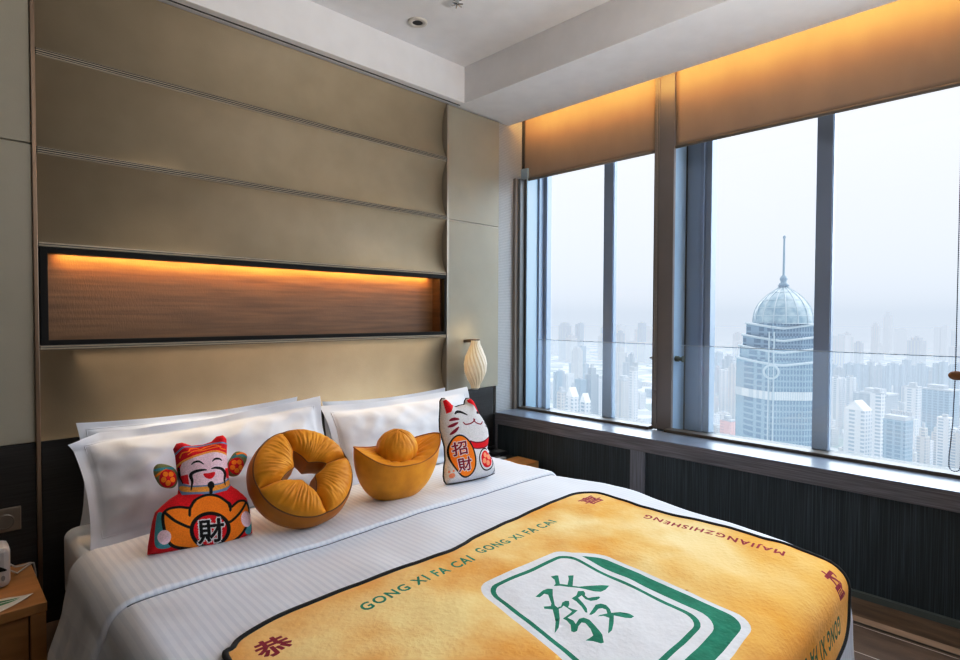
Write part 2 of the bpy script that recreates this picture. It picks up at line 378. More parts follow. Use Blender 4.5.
nc.box(NX0, NX1, 2.922, 2.945, NZ1 - ft, NZ1).box(NX0, NX1, 2.922, 2.945, NZ0, NZ0 + .02)
nc.box(NX0, NX0 + .026, 2.922, 3.05, NZ0, NZ1).box(NX1 - .016, NX1, 2.922, 3.05, NZ0, NZ1)
nc.box(NX0, NX1, 2.945, 3.05, NZ1 - .006, NZ1).box(NX0, NX1, 2.945, 3.05, NZ0, NZ0 + .012)
nf = nc.build('niche_frame', black_frame, hb, bevel=.0015)
B(NX0 + .02, NX1 - .01, 3.035, 3.05, NZ0 + .01, NZ1 - .004).build('niche_back', niche_wood, nf)
B(NX1 - .030, NX1 - .016, 2.955, 3.036, NZ0 + .012, NZ1 - .006).build('niche_side', mat('rosewood_dark', (.055, .025, .013), .4, (.10, .045, .02), 5, (1, 1, 10)), nf)
B(NX0 + .05, NX1 - .05, 2.947, 2.955, NZ1 - .012, NZ1 - .007).build('light_strip', mat('led', (1, .6, .2), .5, emit=(1, .45, .08), estr=6), nf)

# ================================================================== WALL SCONCE
sc_ = thing('wall_sconce', (2.742, 2.928, .95), 'cream fluted vase-shaped wall lamp beside the window corner', 'wall lamp')
def shade(u, v):
    z = .795 + .335 * v
    prof = [(.0, .028), (.06, .030), (.18, .052), (.34, .070), (.5, .0755), (.66, .066), (.8, .047), (.92, .031), (1, .029)]
    for (a, ra), (b, rb) in zip(prof, prof[1:]):
        if a <= v <= b:
            t = (v - a) / (b - a); t = t * t * (3 - 2 * t) if False else t
            r = ra + (rb - ra) * t; break
    ang = 2 * PI * u
    r *= 1 + .14 * abs(math.sin(8 * (ang + 1.5 * (v - .5)) ))
    return (2.742 + r * math.cos(ang), 2.818 + r * math.sin(ang) * .92, z)
shd = mat('sconce_shade', (.84, .78, .64), .55, (.88, .82, .70), 6, emit=(1, .72, .35), estr=.10)
MB().grid(shade, 176, 40, cu=True).build('shade', shd, sc_, smooth=True)
MB().lathe([(0, 1.128), (.030, 1.128), (.031, 1.137), (0, 1.137)], (2.742, 2.818, 0), 24).build('top_cap', mat('cap_brown', (.16, .11, .07), .4), sc_)
MB().lathe([(0, .785), (.022, .785), (.028, .797), (0, .797)], (2.742, 2.818, 0), 24).build('bottom_cap', mat('cap_cream', (.6, .58, .5), .4), sc_)
MB().tube([(2.742, 2.93, 1.12), (2.742, 2.86, 1.125), (2.742, 2.82, 1.128)], .012, 10).build('bracket', gold_trim, sc_, smooth=True)

# ================================================================== BED
ZT = .440
def clamp(x, a, b): return max(a, min(b, x))
def wr(x, y):
    p = Vector((x, y, 0))
    v = .010 * noise.noise(p * 1.7 + Vector((3, 1, 0))) + .006 * noise.noise(Vector((x * 4.2, y * 3.1, 2.0)))
    v += .0035 * noise.noise(Vector((x * 7 + y * 5, y * 9 - x * 3, 5.0)))
    return v
XL, XR, YF, RC = .43, 2.375, .55, .07
KY = ((.3, .80), (.5, .88), (.72, .97), (1.03, 1.0), (1.49, 1.11), (1.92, 1.03), (2.3, 1.0))
def interp(y, T):
    if y <= T[0][0]: return T[0][1]
    for (a, va), (b, vb) in zip(T, T[1:]):
        if y <= b:
            t = (y - a) / (b - a); t = t * t * (3 - 2 * t); return va + (vb - va) * t
    return T[-1][1]
def drape(s, t, off=0., own=0.):
    dx = s - XR if s > XR else (s - XL if s < XL else 0.)
    dy = t - YF if t < YF else 0.
    d = math.hypot(dx, dy); cx = clamp(s, XL, XR); cy = max(t, YF)
    if d < 1e-9:
        x, y, z, n, ph = cx, cy, ZT, Vector((0, 0, 1)), 0.
    else:
        ux, uy = dx / d, dy / d
        rr = RC; q = rr * PI / 2
        flare = .26 if (dx < 0 and dy == 0) else .10
        fold = 0.
        if d < q: ph = d / rr; f = rr * math.sin(ph); g = rr * (1 - math.cos(ph))
        else:
            ph = PI / 2; e = d - q; f = rr + flare * e; g = rr + e * .96
            fold = min(1, e / .12) * (.030 * noise.noise(Vector((s * 1.0, t * 5.5, 3.1))) + .010 * noise.noise(Vector((s * 5 * abs(uy), t * 11 * abs(ux), 8))))
        f += fold
        x, y, z = cx + ux * f, cy + uy * f, ZT - g
        n = Vector((ux * math.sin(ph), uy * math.sin(ph), math.cos(ph)))
    w = wr(x, y) * (0.35 + .65 * math.cos(ph)) + own
    p = Vector((x, y, z)) + n * (w + off)
    p.z -= .032 * clamp((1.1 - p.y) / .6, 0, 1) ** 1.5
    if p.x > 1.75:                                # the bedding narrows towards the foot and bellies out half way
        p.x = 1.75 + (p.x - 1.75) * interp(p.y, KY)
    return p
bed = thing('bed', (1.40, 1.7, 0), 'king bed with white mattress on a dark base against the olive headboard', 'bed')
B(.46, 2.36, .56, 2.92, .0, .14).build('base', mat('bed_base', (.05, .035, .025), .6, (.08, .055, .04), 4, (1, 8, 8)), bed, bevel=.01)
def superbox(x0, x1, y0, y1, z0, z1, r, n=10):
    mb = MB(); prof = [(-.3 * r, z0)] + [(-r + r * math.sin(a), z0 + r * .6 * (1 - math.cos(a)) ) for a in []] 
    ring = [(r, z0)] + [(r - r * math.cos(a) if False else r * (1 - math.sin(a)), z1 - r + r * (1 - math.cos(a)) if False else z1 - r * math.cos(PI / 2 - a) if False else z1 - r + r * math.sin(a)) for a in [PI / 2 * k / n for k in range(n + 1)]]
    return ring
def rounded_slab(x0, x1, y0, y1, z0, z1, r, rc):
    """mattress: rounded plan corners and rounded top and bottom edges"""
    def plan(u, inset):
        rr = max(rc - inset, .005); pts = []
        L = [(x1 - rc, y1 - rc, 0), (x0 + rc, y1 - rc, PI / 2), (x0 + rc, y0 + rc, PI), (x1 - rc, y0 + rc, 1.5 * PI)]
        k = int(u * 4) % 4; a = (u * 4 - int(u * 4)); cx, cy, a0 = L[k]
        return (cx + rr * math.cos(a0 + a * PI / 2), cy + rr * math.sin(a0 + a * PI / 2))
    prof = [(rc * .95, z0), (r, z0)] + [(r * (1 - math.sin(a)), z0 + r * (1 - math.cos(a))) for a in [PI / 2 * k / 6 for k in range(7)]]
    prof += [(r * (1 - math.cos(a)), z1 - r + r * math.sin(a)) for a in [PI / 2 * k / 6 for k in range(7)]] + [(rc * .95, z1)]
    nU = 48
    us = [(k // 12 + (k % 12) / 11.5 * 1.0 * .999) / 4 for k in range(nU)]
    mb = MB(); b = 0; N = len(prof)
    for u in us:
        for ins, z in prof:
            x, y = plan(u, ins); mb.v.append((x, y, z))
    for i in range(nU):
        for j in range(N - 1):
            i2 = (i + 1) % nU; mb.f.append((i * N + j, i2 * N + j, i2 * N + j + 1, i * N + j + 1)); mb.m.append(0)
    mb.f.append(tuple(i * N + N - 1 for i in range(nU))); mb.m.append(0)
    mb.f.append(tuple(i * N for i in range(nU))[::-1]); mb.m.append(0)
    return mb
rounded_slab(.395, 2.40, .54, 2.90, .13, .402, .035, .06).build('mattress', white_cotton, bed, smooth=True)

# duvet
du = thing('duvet', (1.4, 1.4, ZT), 'white striped duvet draped over the bed with its top edge turned down', 'duvet')
S0, S1, T0, T1 = XL - .42, XR + .42, YF - .36, 2.36
def sheet(s0, s1, t0, t1, nu, nv, off):
    return MB().grid(lambda u, v: drape(s0 + (s1 - s0) * u, t0 + (t1 - t0) * v, off), nu, nv)
sheet(S0, S1, T0, T1, 230, 200, 0).build('cover', sheet_cotton, du, smooth=True, solid=.006)
FY0, FY1 = 1.885, 2.40
def flap(u, v):
    s = (XL - .36) + (XR + .34 - XL + .36) * u
    e = .016
    wob = .010 * noise.noise(Vector((s * 2.2, 7, 0)))
    if v < .08:
        a = v / .08 * PI / 2; t = FY0 + wob + e * (1 - math.sin(a)) * 0 - 0 + e * (1 - math.cos(a)); off = .003 + e * math.sin(a)
    else:
        t = FY0 + wob + e + (FY1 - FY0 - e) * (v - .08) / .92; off = .003 + e
        k = (v - .08) / .92
        off += .005 * math.sin(PI * k) * (0.6 + .6 * noise.noise(Vector((s * 2.5, 1, 9)))) + .004 * noise.noise(Vector((s * 8, t * 6, 1)))
    return drape(s, t, off)
fp = MB().grid(flap, 200, 60).build('turned_down_flap', sheet_cotton, du, smooth=True)
MB().tube([drape((XL - .02) + (XR + .08 - XL + .02) * k / 160, FY0 - .002 + .010 * noise.noise(Vector((((XL - .02) + (XR + .08 - XL + .02) * k / 160) * 2.2, 7, 0))), .004) for k in range(161)], .0019, 6).build('seam', fold_shade, fp, smooth=True)

# ---- bed pillows
def pillow(label, O, Rv, U, w, h, T, flange, seed, group, mat_=white_cotton, curl=0):
    O = Vector(O); Rv = Vector(Rv).normalized(); U = Vector(U).normalized(); N = Rv.cross(U).normalized()
    if N.y > 0: N = -N
    r = thing('pillow', O, label, 'pillow', group)
    hw, hh = w / 2, h / 2
    cw, chh = hw - flange, hh - flange
    def th(a, b):
        x, y = min(1, abs(a) / cw), min(1, abs(b) / chh)
        return T * max(0, (1 - x ** 2.6)) ** .55 * max(0, 1 - y ** 2.2) ** .6
    def side(sg):
        def fn(u, v):
            a = (2 * u - 1) * hw; b = (2 * v - 1) * hh
            pin = 1 - .05 * (abs(b) / hh) ** 2 * (1 - abs(a) / hw) * 0
            a2 = a * (1 - .045 * (1 - (b / hh) ** 2) * (abs(a) / hw) ** 3); b2 = b * (1 - .055 * (1 - (a / hw) ** 2) * (abs(b) / hh) ** 3)
            if curl: a2 += .035 * max(0, -a / hw) ** 2 * (1 - v) ** .8
            t = th(a, b)
            edge = 1 - min(1, t / (T * .6 + 1e-6))
            n1 = noise.noise(Vector((a * 5 + seed, b * 5, seed))) * .016 + noise.noise(Vector((a * 9 + b * 7, b * 13 - a * 6, seed + 3))) * .012
            n2 = noise.noise(Vector((a * 6 + seed * 3, b * 6, 1.5))) * .022 * edge       # rippled flange
            rdg = abs(noise.noise(Vector((a * 4 + b * 3 + seed, b * 8 - a * 2, seed + 9)))) * -.024
            k = min(1, t / .03)
            off = sg * (t + (n1 + rdg) * k + .0015) + n2
            c = curl * max(0, -a / hw - .80) * 5 * max(0, b / hh - .70) * 3.3
            sag = .012 * (1 - (a / hw) ** 2) * (v ** 2)
            return O + Rv * a2 + U * (hh + b2 - sag * .8 - c * .05) + N * (off + c * .03)
        return fn
    mb = MB().grid(side(1), 96, 56).grid(side(-1), 96, 56, flip=True)
    mb.build('cotton_case', mat_, r, smooth=True)
    # piped seam where the flange meets the filled part
    pts = []
    f = side(1)
    for k in range(160):
        q = k / 160 * 4; e = q - int(q)
        uu, vv = [(e, 0), (1, e), (1 - e, 1), (0, 1 - e)][int(q)]
        lo_u, lo_v = flange / w, flange / h
        pts.append(f(lo_u + (1 - 2 * lo_u) * uu, lo_v + (1 - 2 * lo_v) * vv) + N * .001)
    MB().tube(pts, .0016, 5, closed=True).build('flange_seam', white_cotton, r, smooth=True)
    return r
GP = 'bed pillows'
pillow('white pillow standing against the headboard, rear left of the four', (.935, 2.80, .43), (1, -.01, .015), (0, .14, 1), .985, .425, .055, .03, 2, GP)
pillow('white pillow standing against the headboard, rear right of the four', (2.03, 2.80, .43), (1, .0, .0), (0, .14, 1), .92, .39, .055, .03, 5, GP)
pillow('large white flanged pillow behind the red cushion, front left of the four', (.945, 2.52, .415), (1, -.02, .045), (-.01, .50, 1), 1.10, .478, .085, .045, 9, GP, curl=1)
pillow('large white flanged pillow behind the gold boat cushion, front right of the four', (2.03, 2.52, .415), (1, -.03, .015), (0, .50, 1), 1.06, .455, .085, .045, 14, GP)

# ================================================================== PRINTED SHAPES: constrained triangulation carrying crisp artwork
def catmull(pts, n=6, closed=True):
    P = [Vector((*p, 0)) for p in pts]; out = []; N = len(P)
    for i in range(N if closed else N - 1):
        p0, p1, p2, p3 = (P[(i + k - 1) % N] if closed else P[clamp(i + k - 1, 0, N - 1)] for k in range(4))
        for j in range(n):
            t = j / n
            q = .5 * ((2 * p1) + (p2 - p0) * t + (2 * p0 - 5 * p1 + 4 * p2 - p3) * t * t + (3 * p1 - p0 - 3 * p2 + p3) * t ** 3)
            out.append((q.x, q.y))
    if not closed: out.append((P[-1].x, P[-1].y))
    return out
def ell(cx, cy, rx, ry, rot=0, n=40):
    c, s = math.cos(rot), math.sin(rot)
    return [(cx + rx * math.cos(a) * c - ry * math.sin(a) * s, cy + rx * math.cos(a) * s + ry * math.sin(a) * c) for a in [2 * PI * k / n for k in range(n)]]
def loop_segs(pts): return np.array([[*pts[i], *pts[(i + 1) % len(pts)]] for i in range(len(pts))], dtype=float)
def inside(segs, P):
    c = np.zeros(len(P), dtype=int)
    x, y = P[:, 0], P[:, 1]
    for x1, y1, x2, y2 in segs:
        if y1 == y2: continue
        m_ = (y1 > y) != (y2 > y)
        c[m_] += (x[m_] < (x2 - x1) * (y[m_] - y1) / (y2 - y1) + x1)
    return c % 2 == 1
def seg_dist(segs, P):
    d = np.full(len(P), 1e9)
    for x1, y1, x2, y2 in segs:
        vx, vy = x2 - x1, y2 - y1; L = vx * vx + vy * vy + 1e-18
        t = np.clip(((P[:, 0] - x1) * vx + (P[:, 1] - y1) * vy) / L, 0, 1)
        d = np.minimum(d, np.hypot(P[:, 0] - x1 - t * vx, P[:, 1] - y1 - t * vy))
    return d
class Layer:
    def __init__(s, segs, test, mi, part=None): s.segs, s.test, s.mi, s.part = segs, test, mi, part
def L_poly(pts, mi, part=None):
    sg = loop_segs(pts); return Layer(sg, lambda P: inside(sg, P), mi, part)
def L_stroke(pts, w, mi, part=None, closed=False, taper=False):
    n = len(pts); pp = [Vector(p) for p in pts]; Lf, Rt = [], []
    for i in range(n):
        t = (pp[(i + 1) % n] - pp[i - 1]) if closed else (pp[min(i + 1, n - 1)] - pp[max(i - 1, 0)])
        t.normalize(); nn = Vector((-t.y, t.x)) * (w / 2)
        if taper: nn *= (.25 + .75 * math.sin(PI * clamp(i / (n - 1), .02, .98)))
        Lf.append(pp[i] + nn); Rt.append(pp[i] - nn)
    if closed:
        sg = np.vstack([loop_segs([tuple(p) for p in Lf]), loop_segs([tuple(p) for p in Rt])])
        core = loop_segs(pts)
        return Layer(sg, lambda P: seg_dist(core, P) < w / 2 * 1.001, mi, part)
    poly_ = [tuple(p) for p in Lf] + [tuple(p) for p in Rt[::-1]]
    sg = loop_segs(poly_)
    if taper: return Layer(sg, lambda P: inside(sg, P), mi, part)
    core = loop_segs(pts)[:-1]
    return Layer(sg, lambda P: (seg_dist(core, P) < w / 2 * 1.001), mi, part)
def glyph_tris(text, space=1.0):
    c = bpy.data.curves.new('lettering', 'FONT'); c.body = text; c.size = 1; c.resolution_u = 3; c.space_character = space
    o = bpy.data.objects.new('lettering', c); COL.objects.link(o)
    dg = bpy.context.evaluated_depsgraph_get(); ev = o.evaluated_get(dg); me = ev.to_mesh()
    bm = bmesh.new(); bm.from_mesh(me); bmesh.ops.remove_doubles(bm, verts=bm.verts, dist=1e-5); bmesh.ops.triangulate(bm, faces=bm.faces)
    bm.verts.index_update()
    vv = np.array([(v.co.x, v.co.y) for v in bm.verts]); tt = np.array([[v.index for v in fc.verts] for fc in bm.faces])
    ee = np.array([[e.verts[0].index, e.verts[1].index] for e in bm.edges if len(e.link_faces) == 1])
    bm.free(); ev.to_mesh_clear(); bpy.data.objects.remove(o); bpy.data.curves.remove(c)
    lo, hi = vv.min(0), vv.max(0); vv = (vv - (lo + hi) / 2) / (hi - lo)
    return vv, tt, ee                            # normalised to a unit box about the origin
def in_tris(V, T, P):
    r = np.zeros(len(P), dtype=bool)
    lo, hi = V.min(0), V.max(0)
    ix = np.where((P[:, 0] >= lo[0]) & (P[:, 0] <= hi[0]) & (P[:, 1] >= lo[1]) & (P[:, 1] <= hi[1]))[0]
    Q = P[ix]; rr = np.zeros(len(Q), dtype=bool)
    for a, b, c in T:
        A, B_, C = V[a], V[b], V[c]
        d1 = (B_[0] - A[0]) * (Q[:, 1] - A[1]) - (B_[1] - A[1]) * (Q[:, 0] - A[0])
        d2 = (C[0] - B_[0]) * (Q[:, 1] - B_[1]) - (C[1] - B_[1]) * (Q[:, 0] - B_[0])
        d3 = (A[0] - C[0]) * (Q[:, 1] - C[1]) - (A[1] - C[1]) * (Q[:, 0] - C[0])
        rr |= ((d1 >= 0) & (d2 >= 0) & (d3 >= 0)) | ((d1 <= 0) & (d2 <= 0) & (d3 <= 0))
    r[ix] = rr
    return r
def L_glyph(text, c, ex, ey, mi, part=None, bold=0., space=1.0, warp=None):
    """ex, ey: the full width and height vectors of the lettering"""
    u, tt, ee = glyph_tris(text, space); n_ch = len(text); grow = bold * min(math.hypot(*ey), math.hypot(*ex))
    V = np.column_stack([c[0] + u[:, 0] * ex[0] + u[:, 1] * ey[0], c[1] + u[:, 0] * ex[1] + u[:, 1] * ey[1]])
    if warp: V = np.array([warp(a, b) for a, b in V])
    sg = np.column_stack([V[ee[:, 0]], V[ee[:, 1]]])
    def test(P):
        r = in_tris(V, tt, P)
        if grow:
            lo, hi = V.min(0) - grow, V.max(0) + grow
            ix = np.where((P[:, 0] > lo[0]) & (P[:, 0] < hi[0]) & (P[:, 1] > lo[1]) & (P[:, 1] < hi[1]))[0]
            r[ix] |= seg_dist(sg, P[ix]) < grow
        return r
    ly_ = Layer(sg, test, mi, part)
    if grow: ly_.dense = (sg, grow)
    return ly_
def resample(pts, h):
    out = []
    for i in range(len(pts)):
        a, b = Vector(pts[i]), Vector(pts[(i + 1) % len(pts)]); k = max(1, int(round((b - a).length / h)))
        out += [tuple(a + (b - a) * (j / k)) for j in range(k)]
    return out
def triangulate(outline, layers, h):
    ol = resample(outline, h); osg = loop_segs(ol)
    pts = list(ol); edges = [(i, (i + 1) % len(ol)) for i in range(len(ol))]
    idx = {}
    def add(p):
        k = (round(p[0], 5), round(p[1], 5))
        if k not in idx: idx[k] = len(pts); pts.append((float(p[0]), float(p[1])))
        return idx[k]
    allseg = [osg]
    for ly in layers:
        sg = ly.segs; mid = np.column_stack([(sg[:, 0] + sg[:, 2]) / 2, (sg[:, 1] + sg[:, 3]) / 2])
        ok = inside(osg, mid) & (seg_dist(osg, mid) > h * .15)
        for r_ in sg[ok]:
            k = max(1, int(math.hypot(r_[2] - r_[0], r_[3] - r_[1]) / h))
            q = [add((r_[0] + (r_[2] - r_[0]) * j / k, r_[1] + (r_[3] - r_[1]) * j / k)) for j in range(k + 1)]
            edges += [(a, b) for a, b in zip(q, q[1:]) if a != b]
    A = np.array(ol); x0, y0 = A.min(0); x1, y1 = A.max(0)
    g = []
    j = 0; y = y0
    while y <= y1:
        x = x0 + (h / 2 if j % 2 else 0)
        while x <= x1: g.append((x, y)); x += h
        y += h * .866; j += 1
    dn_ = []
    for ly in layers:                              # fine points along emboldened lettering keep its edges crisp
        if hasattr(ly, 'dense'):
            sg, gr = ly.dense; st = max(gr * .8, h * .12); lo = np.minimum(sg[:, :2].min(0), sg[:, 2:].min(0)) - gr * 2; hi = np.maximum(sg[:, :2].max(0), sg[:, 2:].max(0)) + gr * 2
            q = np.array([(a + (st / 2 if jj % 2 else 0), b) for jj, b in enumerate(np.arange(lo[1], hi[1], st * .866)) for a in np.arange(lo[0], hi[0], st)])
            d_ = seg_dist(sg, q); q = q[(d_ < gr + st * 1.5) & (d_ > st * .35)]
            dn_.append(q[inside(osg, q) & (seg_dist(osg, q) > st)])
    g = np.array(g); g = g[inside(osg, g) & (seg_dist(osg, g) > h * .45)]
    if len(layers):
        allp = np.array(pts)
        kd = {}
        for p in allp: kd.setdefault((int(p[0] // h), int(p[1] // h)), []).append(p)
        keep = []
        for p in g:
            ci, cj = int(p[0] // h), int(p[1] // h)
            keep.append(all((p[0] - q[0]) ** 2 + (p[1] - q[1]) ** 2 > (.3 * h) ** 2 for a in (-1, 0, 1) for b in (-1, 0, 1) for q in kd.get((ci + a, cj + b), ())))
        g = g[np.array(keep, dtype=bool)]
    pts += [tuple(p) for p in g]
    for q in dn_: pts += [tuple(p) for p in q]
    r = delaunay_2d_cdt([Vector(p) for p in pts], list(dict.fromkeys(edges)), [], 0, 1e-6)
    V = np.array([(p.x, p.y) for p in r[0]]); T_ = np.array([f for f in r[2] if len(f) == 3])
    C = V[T_].mean(1); ok = inside(osg, C); T_, C = T_[ok], C[ok]
    mi = np.zeros(len(T_), dtype=int); part = np.array([None] * len(T_), dtype=object)
    for ly in layers:
        m_ = ly.test(C); mi[m_] = ly.mi
        if ly.part: part[m_] = ly.part
    return V, T_, mi, part, osg
def sub_mesh(P3, tris, mis):
    used = np.unique(tris); remap = {int(a): i for i, a in enumerate(used)}
    mb = MB(); mb.v = [tuple(P3[int(a)]) for a in used]; mb.f = [tuple(remap[int(i)] for i in t) for t in tris]; mb.m = [int(x) for x in mis]
    return mb
def cushion(root, base_name, outline, layers, O, Rv, U, T, h, mats, rnd, bump=0., back_mat=None, tback=None):
    V, tr, mi, part, osg = triangulate(outline, layers, h)
    d = seg_dist(osg, V); k = np.clip(d / rnd, 0, 1); th = T * np.sqrt(np.clip(1 - (1 - k) ** 2, 0, 1)) * (.82 + .18 * np.clip(d / (rnd * 2.2), 0, 1))
    th[d < 1e-5] = 0
    N = Rv.cross(U).normalized()
    if N.y > 0: N = -N
    wob = [bump * noise.noise(Vector((a * 14, b * 14, 3))) * min(1, dd / .03) for (a, b), dd in zip(V, d)]
    P = [O + Rv * a + U * b + N * (t + w) for (a, b), t, w in zip(V, th, wob)]
    Q = [O + Rv * a + U * b - N * (t * (tback or .8)) for (a, b), t in zip(V, th)]
    obs = {}
    for pn in [None] + sorted({p for p in part if p}):
        sel = np.array([p == pn for p in part]); mb = sub_mesh(P, tr[sel], mi[sel])
        if pn is None:
            b = len(mb.v); used = np.unique(tr); rm = {int(a): b + i for i, a in enumerate(used)}
            mb.v += [tuple(Q[int(a)]) for a in used]; mb.f += [tuple(rm[int(i)] for i in t[::-1]) for t in tr]; mb.m += [back_mat or 0] * len(tr)
        o = mb.build(pn.split('#')[0] if pn else base_name, mats, root, smooth=True, fixn=False)
        # face outwards
        me = o.data
        if pn is not None or True:
            bm = bmesh.new(); bm.from_mesh(me)
            if pn is None:
                bmesh.ops.remove_doubles(bm, verts=bm.verts, dist=1e-6); bmesh.ops.recalc_face_normals(bm, faces=bm.faces)
            else:
                bm.normal_update()
                s_ = sum(f.normal.dot(N) for f in bm.faces)
                if s_ < 0: bmesh.ops.reverse_faces(bm, faces=bm.faces)
            bm.to_mesh(me); bm.free()
        obs[pn] = o
    return obs
def plush(name, c, k=.12):
    return mat('plush_' + name, tuple(x * (1 - k) for x in c), .85, tuple(min(1, x * (1 + k)) for x in c), 220, bump=.4, bscale=420, sheen=.04, spec=.15)
PL = {n: plush(n, c) for n, c in dict(red=(.74, .012, .022), orange=(1.0, .27, .018), black=(.012, .011, .012), pink=(.86, .64, .72), teal=(.07, .32, .38), yellow=(.88, .40, .07),
                                      white=(.72, .72, .74), coral=(.80, .10, .03), blush=(.85, .42, .45), maroon=(.27, .012, .035), blue=(.20, .30, .50), greenish=(.10, .28, .12)).items()}

def tracer(O, Rv, U, x0, y0, k):
    """coordinates measured on the cushion's own leaning plane"""
    N = Rv.cross(U).normalized()
    def f(cx, cy):
        r = ray(x0 + cx / k, y0 + cy / k); t = (O - EYE).dot(N) / r.dot(N); p = EYE + r * t - O
        return (p.dot(Rv), p.dot(U))
    return f
def TP(f, pts): return [f(*p) for p in pts]

# ---- red fortune cushion
O = ground(148, 556, .472); Rv = Vector((1, -.07, .0)).normalized(); U = Vector((0.03, .47, 1)); U = (U - Rv * U.dot(Rv)).normalized()
f = tracer(O, Rv, U, 140, 430, 5.075)
mats = [PL[n] for n in ('red', 'orange', 'black', 'pink', 'teal', 'yellow', 'white', 'coral', 'blue')]
RED, ORA, BLK, PNK, TEA, YEL, WHI, COR, BLU = range(9)
outline = TP(f, [(36, 634), (40, 590), (50, 530), (62, 465), (75, 420), (110, 385), (150, 350), (190, 326), (194, 300), (193, 250), (184, 190), (178, 130), (168, 98), (184, 70), (212, 64), (262, 80), (320, 74), (362, 60), (388, 34),
                 (420, 27), (438, 45), (441, 80), (440, 130), (447, 200), (453, 265), (460, 282), (500, 308), (540, 345), (552, 385), (560, 440), (568, 490), (570, 522), (555, 533), (500, 563), (400, 590), (300, 605), (200, 616), (110, 626)])
fx = lambda *p: f(*p)
sc1 = (Vector(f(340, 515)) - Vector(f(440, 515))).length / 100
ly = []
ly.append(L_poly(TP(f, [(190, 205), (182, 250), (192, 300), (205, 338), (350, 340), (425, 318), (456, 285), (452, 240), (440, 190)]), BLU, 'collar'))
ly.append(L_poly(TP(f, catmull([(200, 290), (206, 318), (260, 328), (345, 325), (410, 308), (445, 285), (447, 258), (400, 285), (330, 300), (250, 302)])), YEL, 'collar'))
ly.append(L_poly(TP(f, catmull([(197, 205), (215, 168), (285, 142), (360, 122), (436, 132), (447, 200), (436, 250), (400, 278), (330, 292), (250, 294), (212, 276), (196, 240)])), PNK, 'face'))
ly.append(L_stroke(TP(f, catmull([(193, 200), (198, 240), (212, 278)], closed=False)), 8 * sc1, BLK, 'face'))
ly.append(L_poly(TP(f, [(200, 240), (232, 236), (238, 288), (212, 280)]), RED, 'face'))
ly.append(L_poly(TP(f, [(420, 205), (446, 195), (450, 245), (428, 255)]), RED, 'face'))
ly.append(L_poly(TP(f, [(178, 60), (178, 190), (215, 163), (285, 138), (360, 118), (442, 128), (450, 20), (300, 10)]), RED, 'hat'))
ly.append(L_stroke(TP(f, catmull([(180, 192), (212, 168), (285, 141), (360, 122), (440, 130)], closed=False)), 11 * sc1, YEL, 'hat'))
ly.append(L_stroke(TP(f, catmull([(176, 128), (215, 98), (285, 92), (360, 78), (440, 76)], closed=False)), 9 * sc1, BLU, 'hat'))
ly.append(L_stroke(TP(f, catmull([(195, 150), (205, 128), (235, 122), (245, 108), (275, 104), (295, 112), (320, 100), (345, 92), (365, 86), (385, 92), (400, 106), (425, 108)], closed=False)), 6 * sc1, ORA, 'hat'))
ly.append(L_stroke(TP(f, catmull([(230, 140), (262, 120), (300, 118), (345, 106), (370, 100), (400, 95)], closed=False)), 5 * sc1, ORA, 'hat'))
for e in ([(246, 190), (262, 178), (285, 176), (308, 190)], [(350, 175), (365, 162), (388, 160), (404, 168)]):
    ly.append(L_stroke(TP(f, catmull(e, closed=False)), 11 * sc1, BLK, 'face', taper=True))
for e in ([(322, 218), (300, 218), (262, 226), (245, 242), (252, 275), (246, 318)], [(345, 212), (368, 206), (402, 210), (420, 230), (416, 262), (420, 290)]):
    ly.append(L_stroke(TP(f, catmull(e, closed=False)), 17 * sc1, BLK, 'face', taper=True))
ly.append(L_poly(TP(f, catmull([(305, 238), (330, 234), (363, 228), (360, 248), (342, 262), (318, 258)])), RED, 'face'))
ly.append(L_poly(TP(f, catmull([(328, 284), (345, 274), (358, 284), (360, 302), (352, 312), (350, 335), (335, 336), (334, 312), (326, 300)])), BLK, 'face'))
ly.append(L_poly(TP(f, catmull([(80, 440), (104, 430), (108, 500), (100, 560), (150, 596), (95, 608), (66, 580)])), TEA, 'sleeve#1'))
ly.append(L_poly(TP(f, catmull([(538, 366), (553, 420), (558, 520), (528, 530), (518, 490)])), TEA, 'sleeve#2'))
ING = catmull([(106, 450), (130, 412), (185, 402), (238, 406), (262, 370), (320, 344), (380, 350), (428, 382), (442, 404), (485, 372), (528, 372), (546, 420), (532, 480), (495, 545), (430, 585), (340, 603), (220, 605), (150, 590), (118, 540)])
ly.append(L_poly(TP(f, ING), ORA, 'gold_ingot'))
ly.append(L_stroke(TP(f, ING), 13 * sc1, BLK, 'gold_ingot', closed=True))
for e in ([(118, 430), (160, 470), (215, 498), (255, 510)], [(236, 445), (240, 405), (265, 370)], [(440, 420), (440, 390), (425, 378)], [(524, 380), (490, 430), (450, 470), (430, 480)]):
    ly.append(L_stroke(TP(f, catmull(e, closed=False)), 13 * sc1, BLK, 'gold_ingot'))
ly.append(L_poly(TP(f, ell(340, 516, 104, 89)), BLK, 'medallion')); ly.append(L_poly(TP(f, ell(340, 516, 84, 72)), RED, 'medallion'))
c0 = Vector(f(346, 520)); ex = Vector(f(412, 512)) - Vector(f(280, 528)); ey = Vector(f(340, 462)) - Vector(f(352, 578))
ly.append(L_glyph('財', c0, ex * .94, ey * .94, WHI, 'medallion', bold=.085))
ly.append(L_glyph('財', c0, ex * .94, ey * .94, BLK, 'medallion', bold=.030))
ly.append(L_poly(TP(f, ell(112, 553, 33, 36)), PNK, 'hand#1')); ly.append(L_poly(TP(f, ell(526, 460, 31, 40)), PNK, 'hand#2'))
cs = thing('fortune_cushion', O + Rv * .18 + U * .02, 'red plush cushion of a smiling bearded man in a hat holding a gold ingot', 'cushion')
cushion(cs, 'robe', outline, ly, O, Rv, U, .055, .0065, mats, .075, .0015)
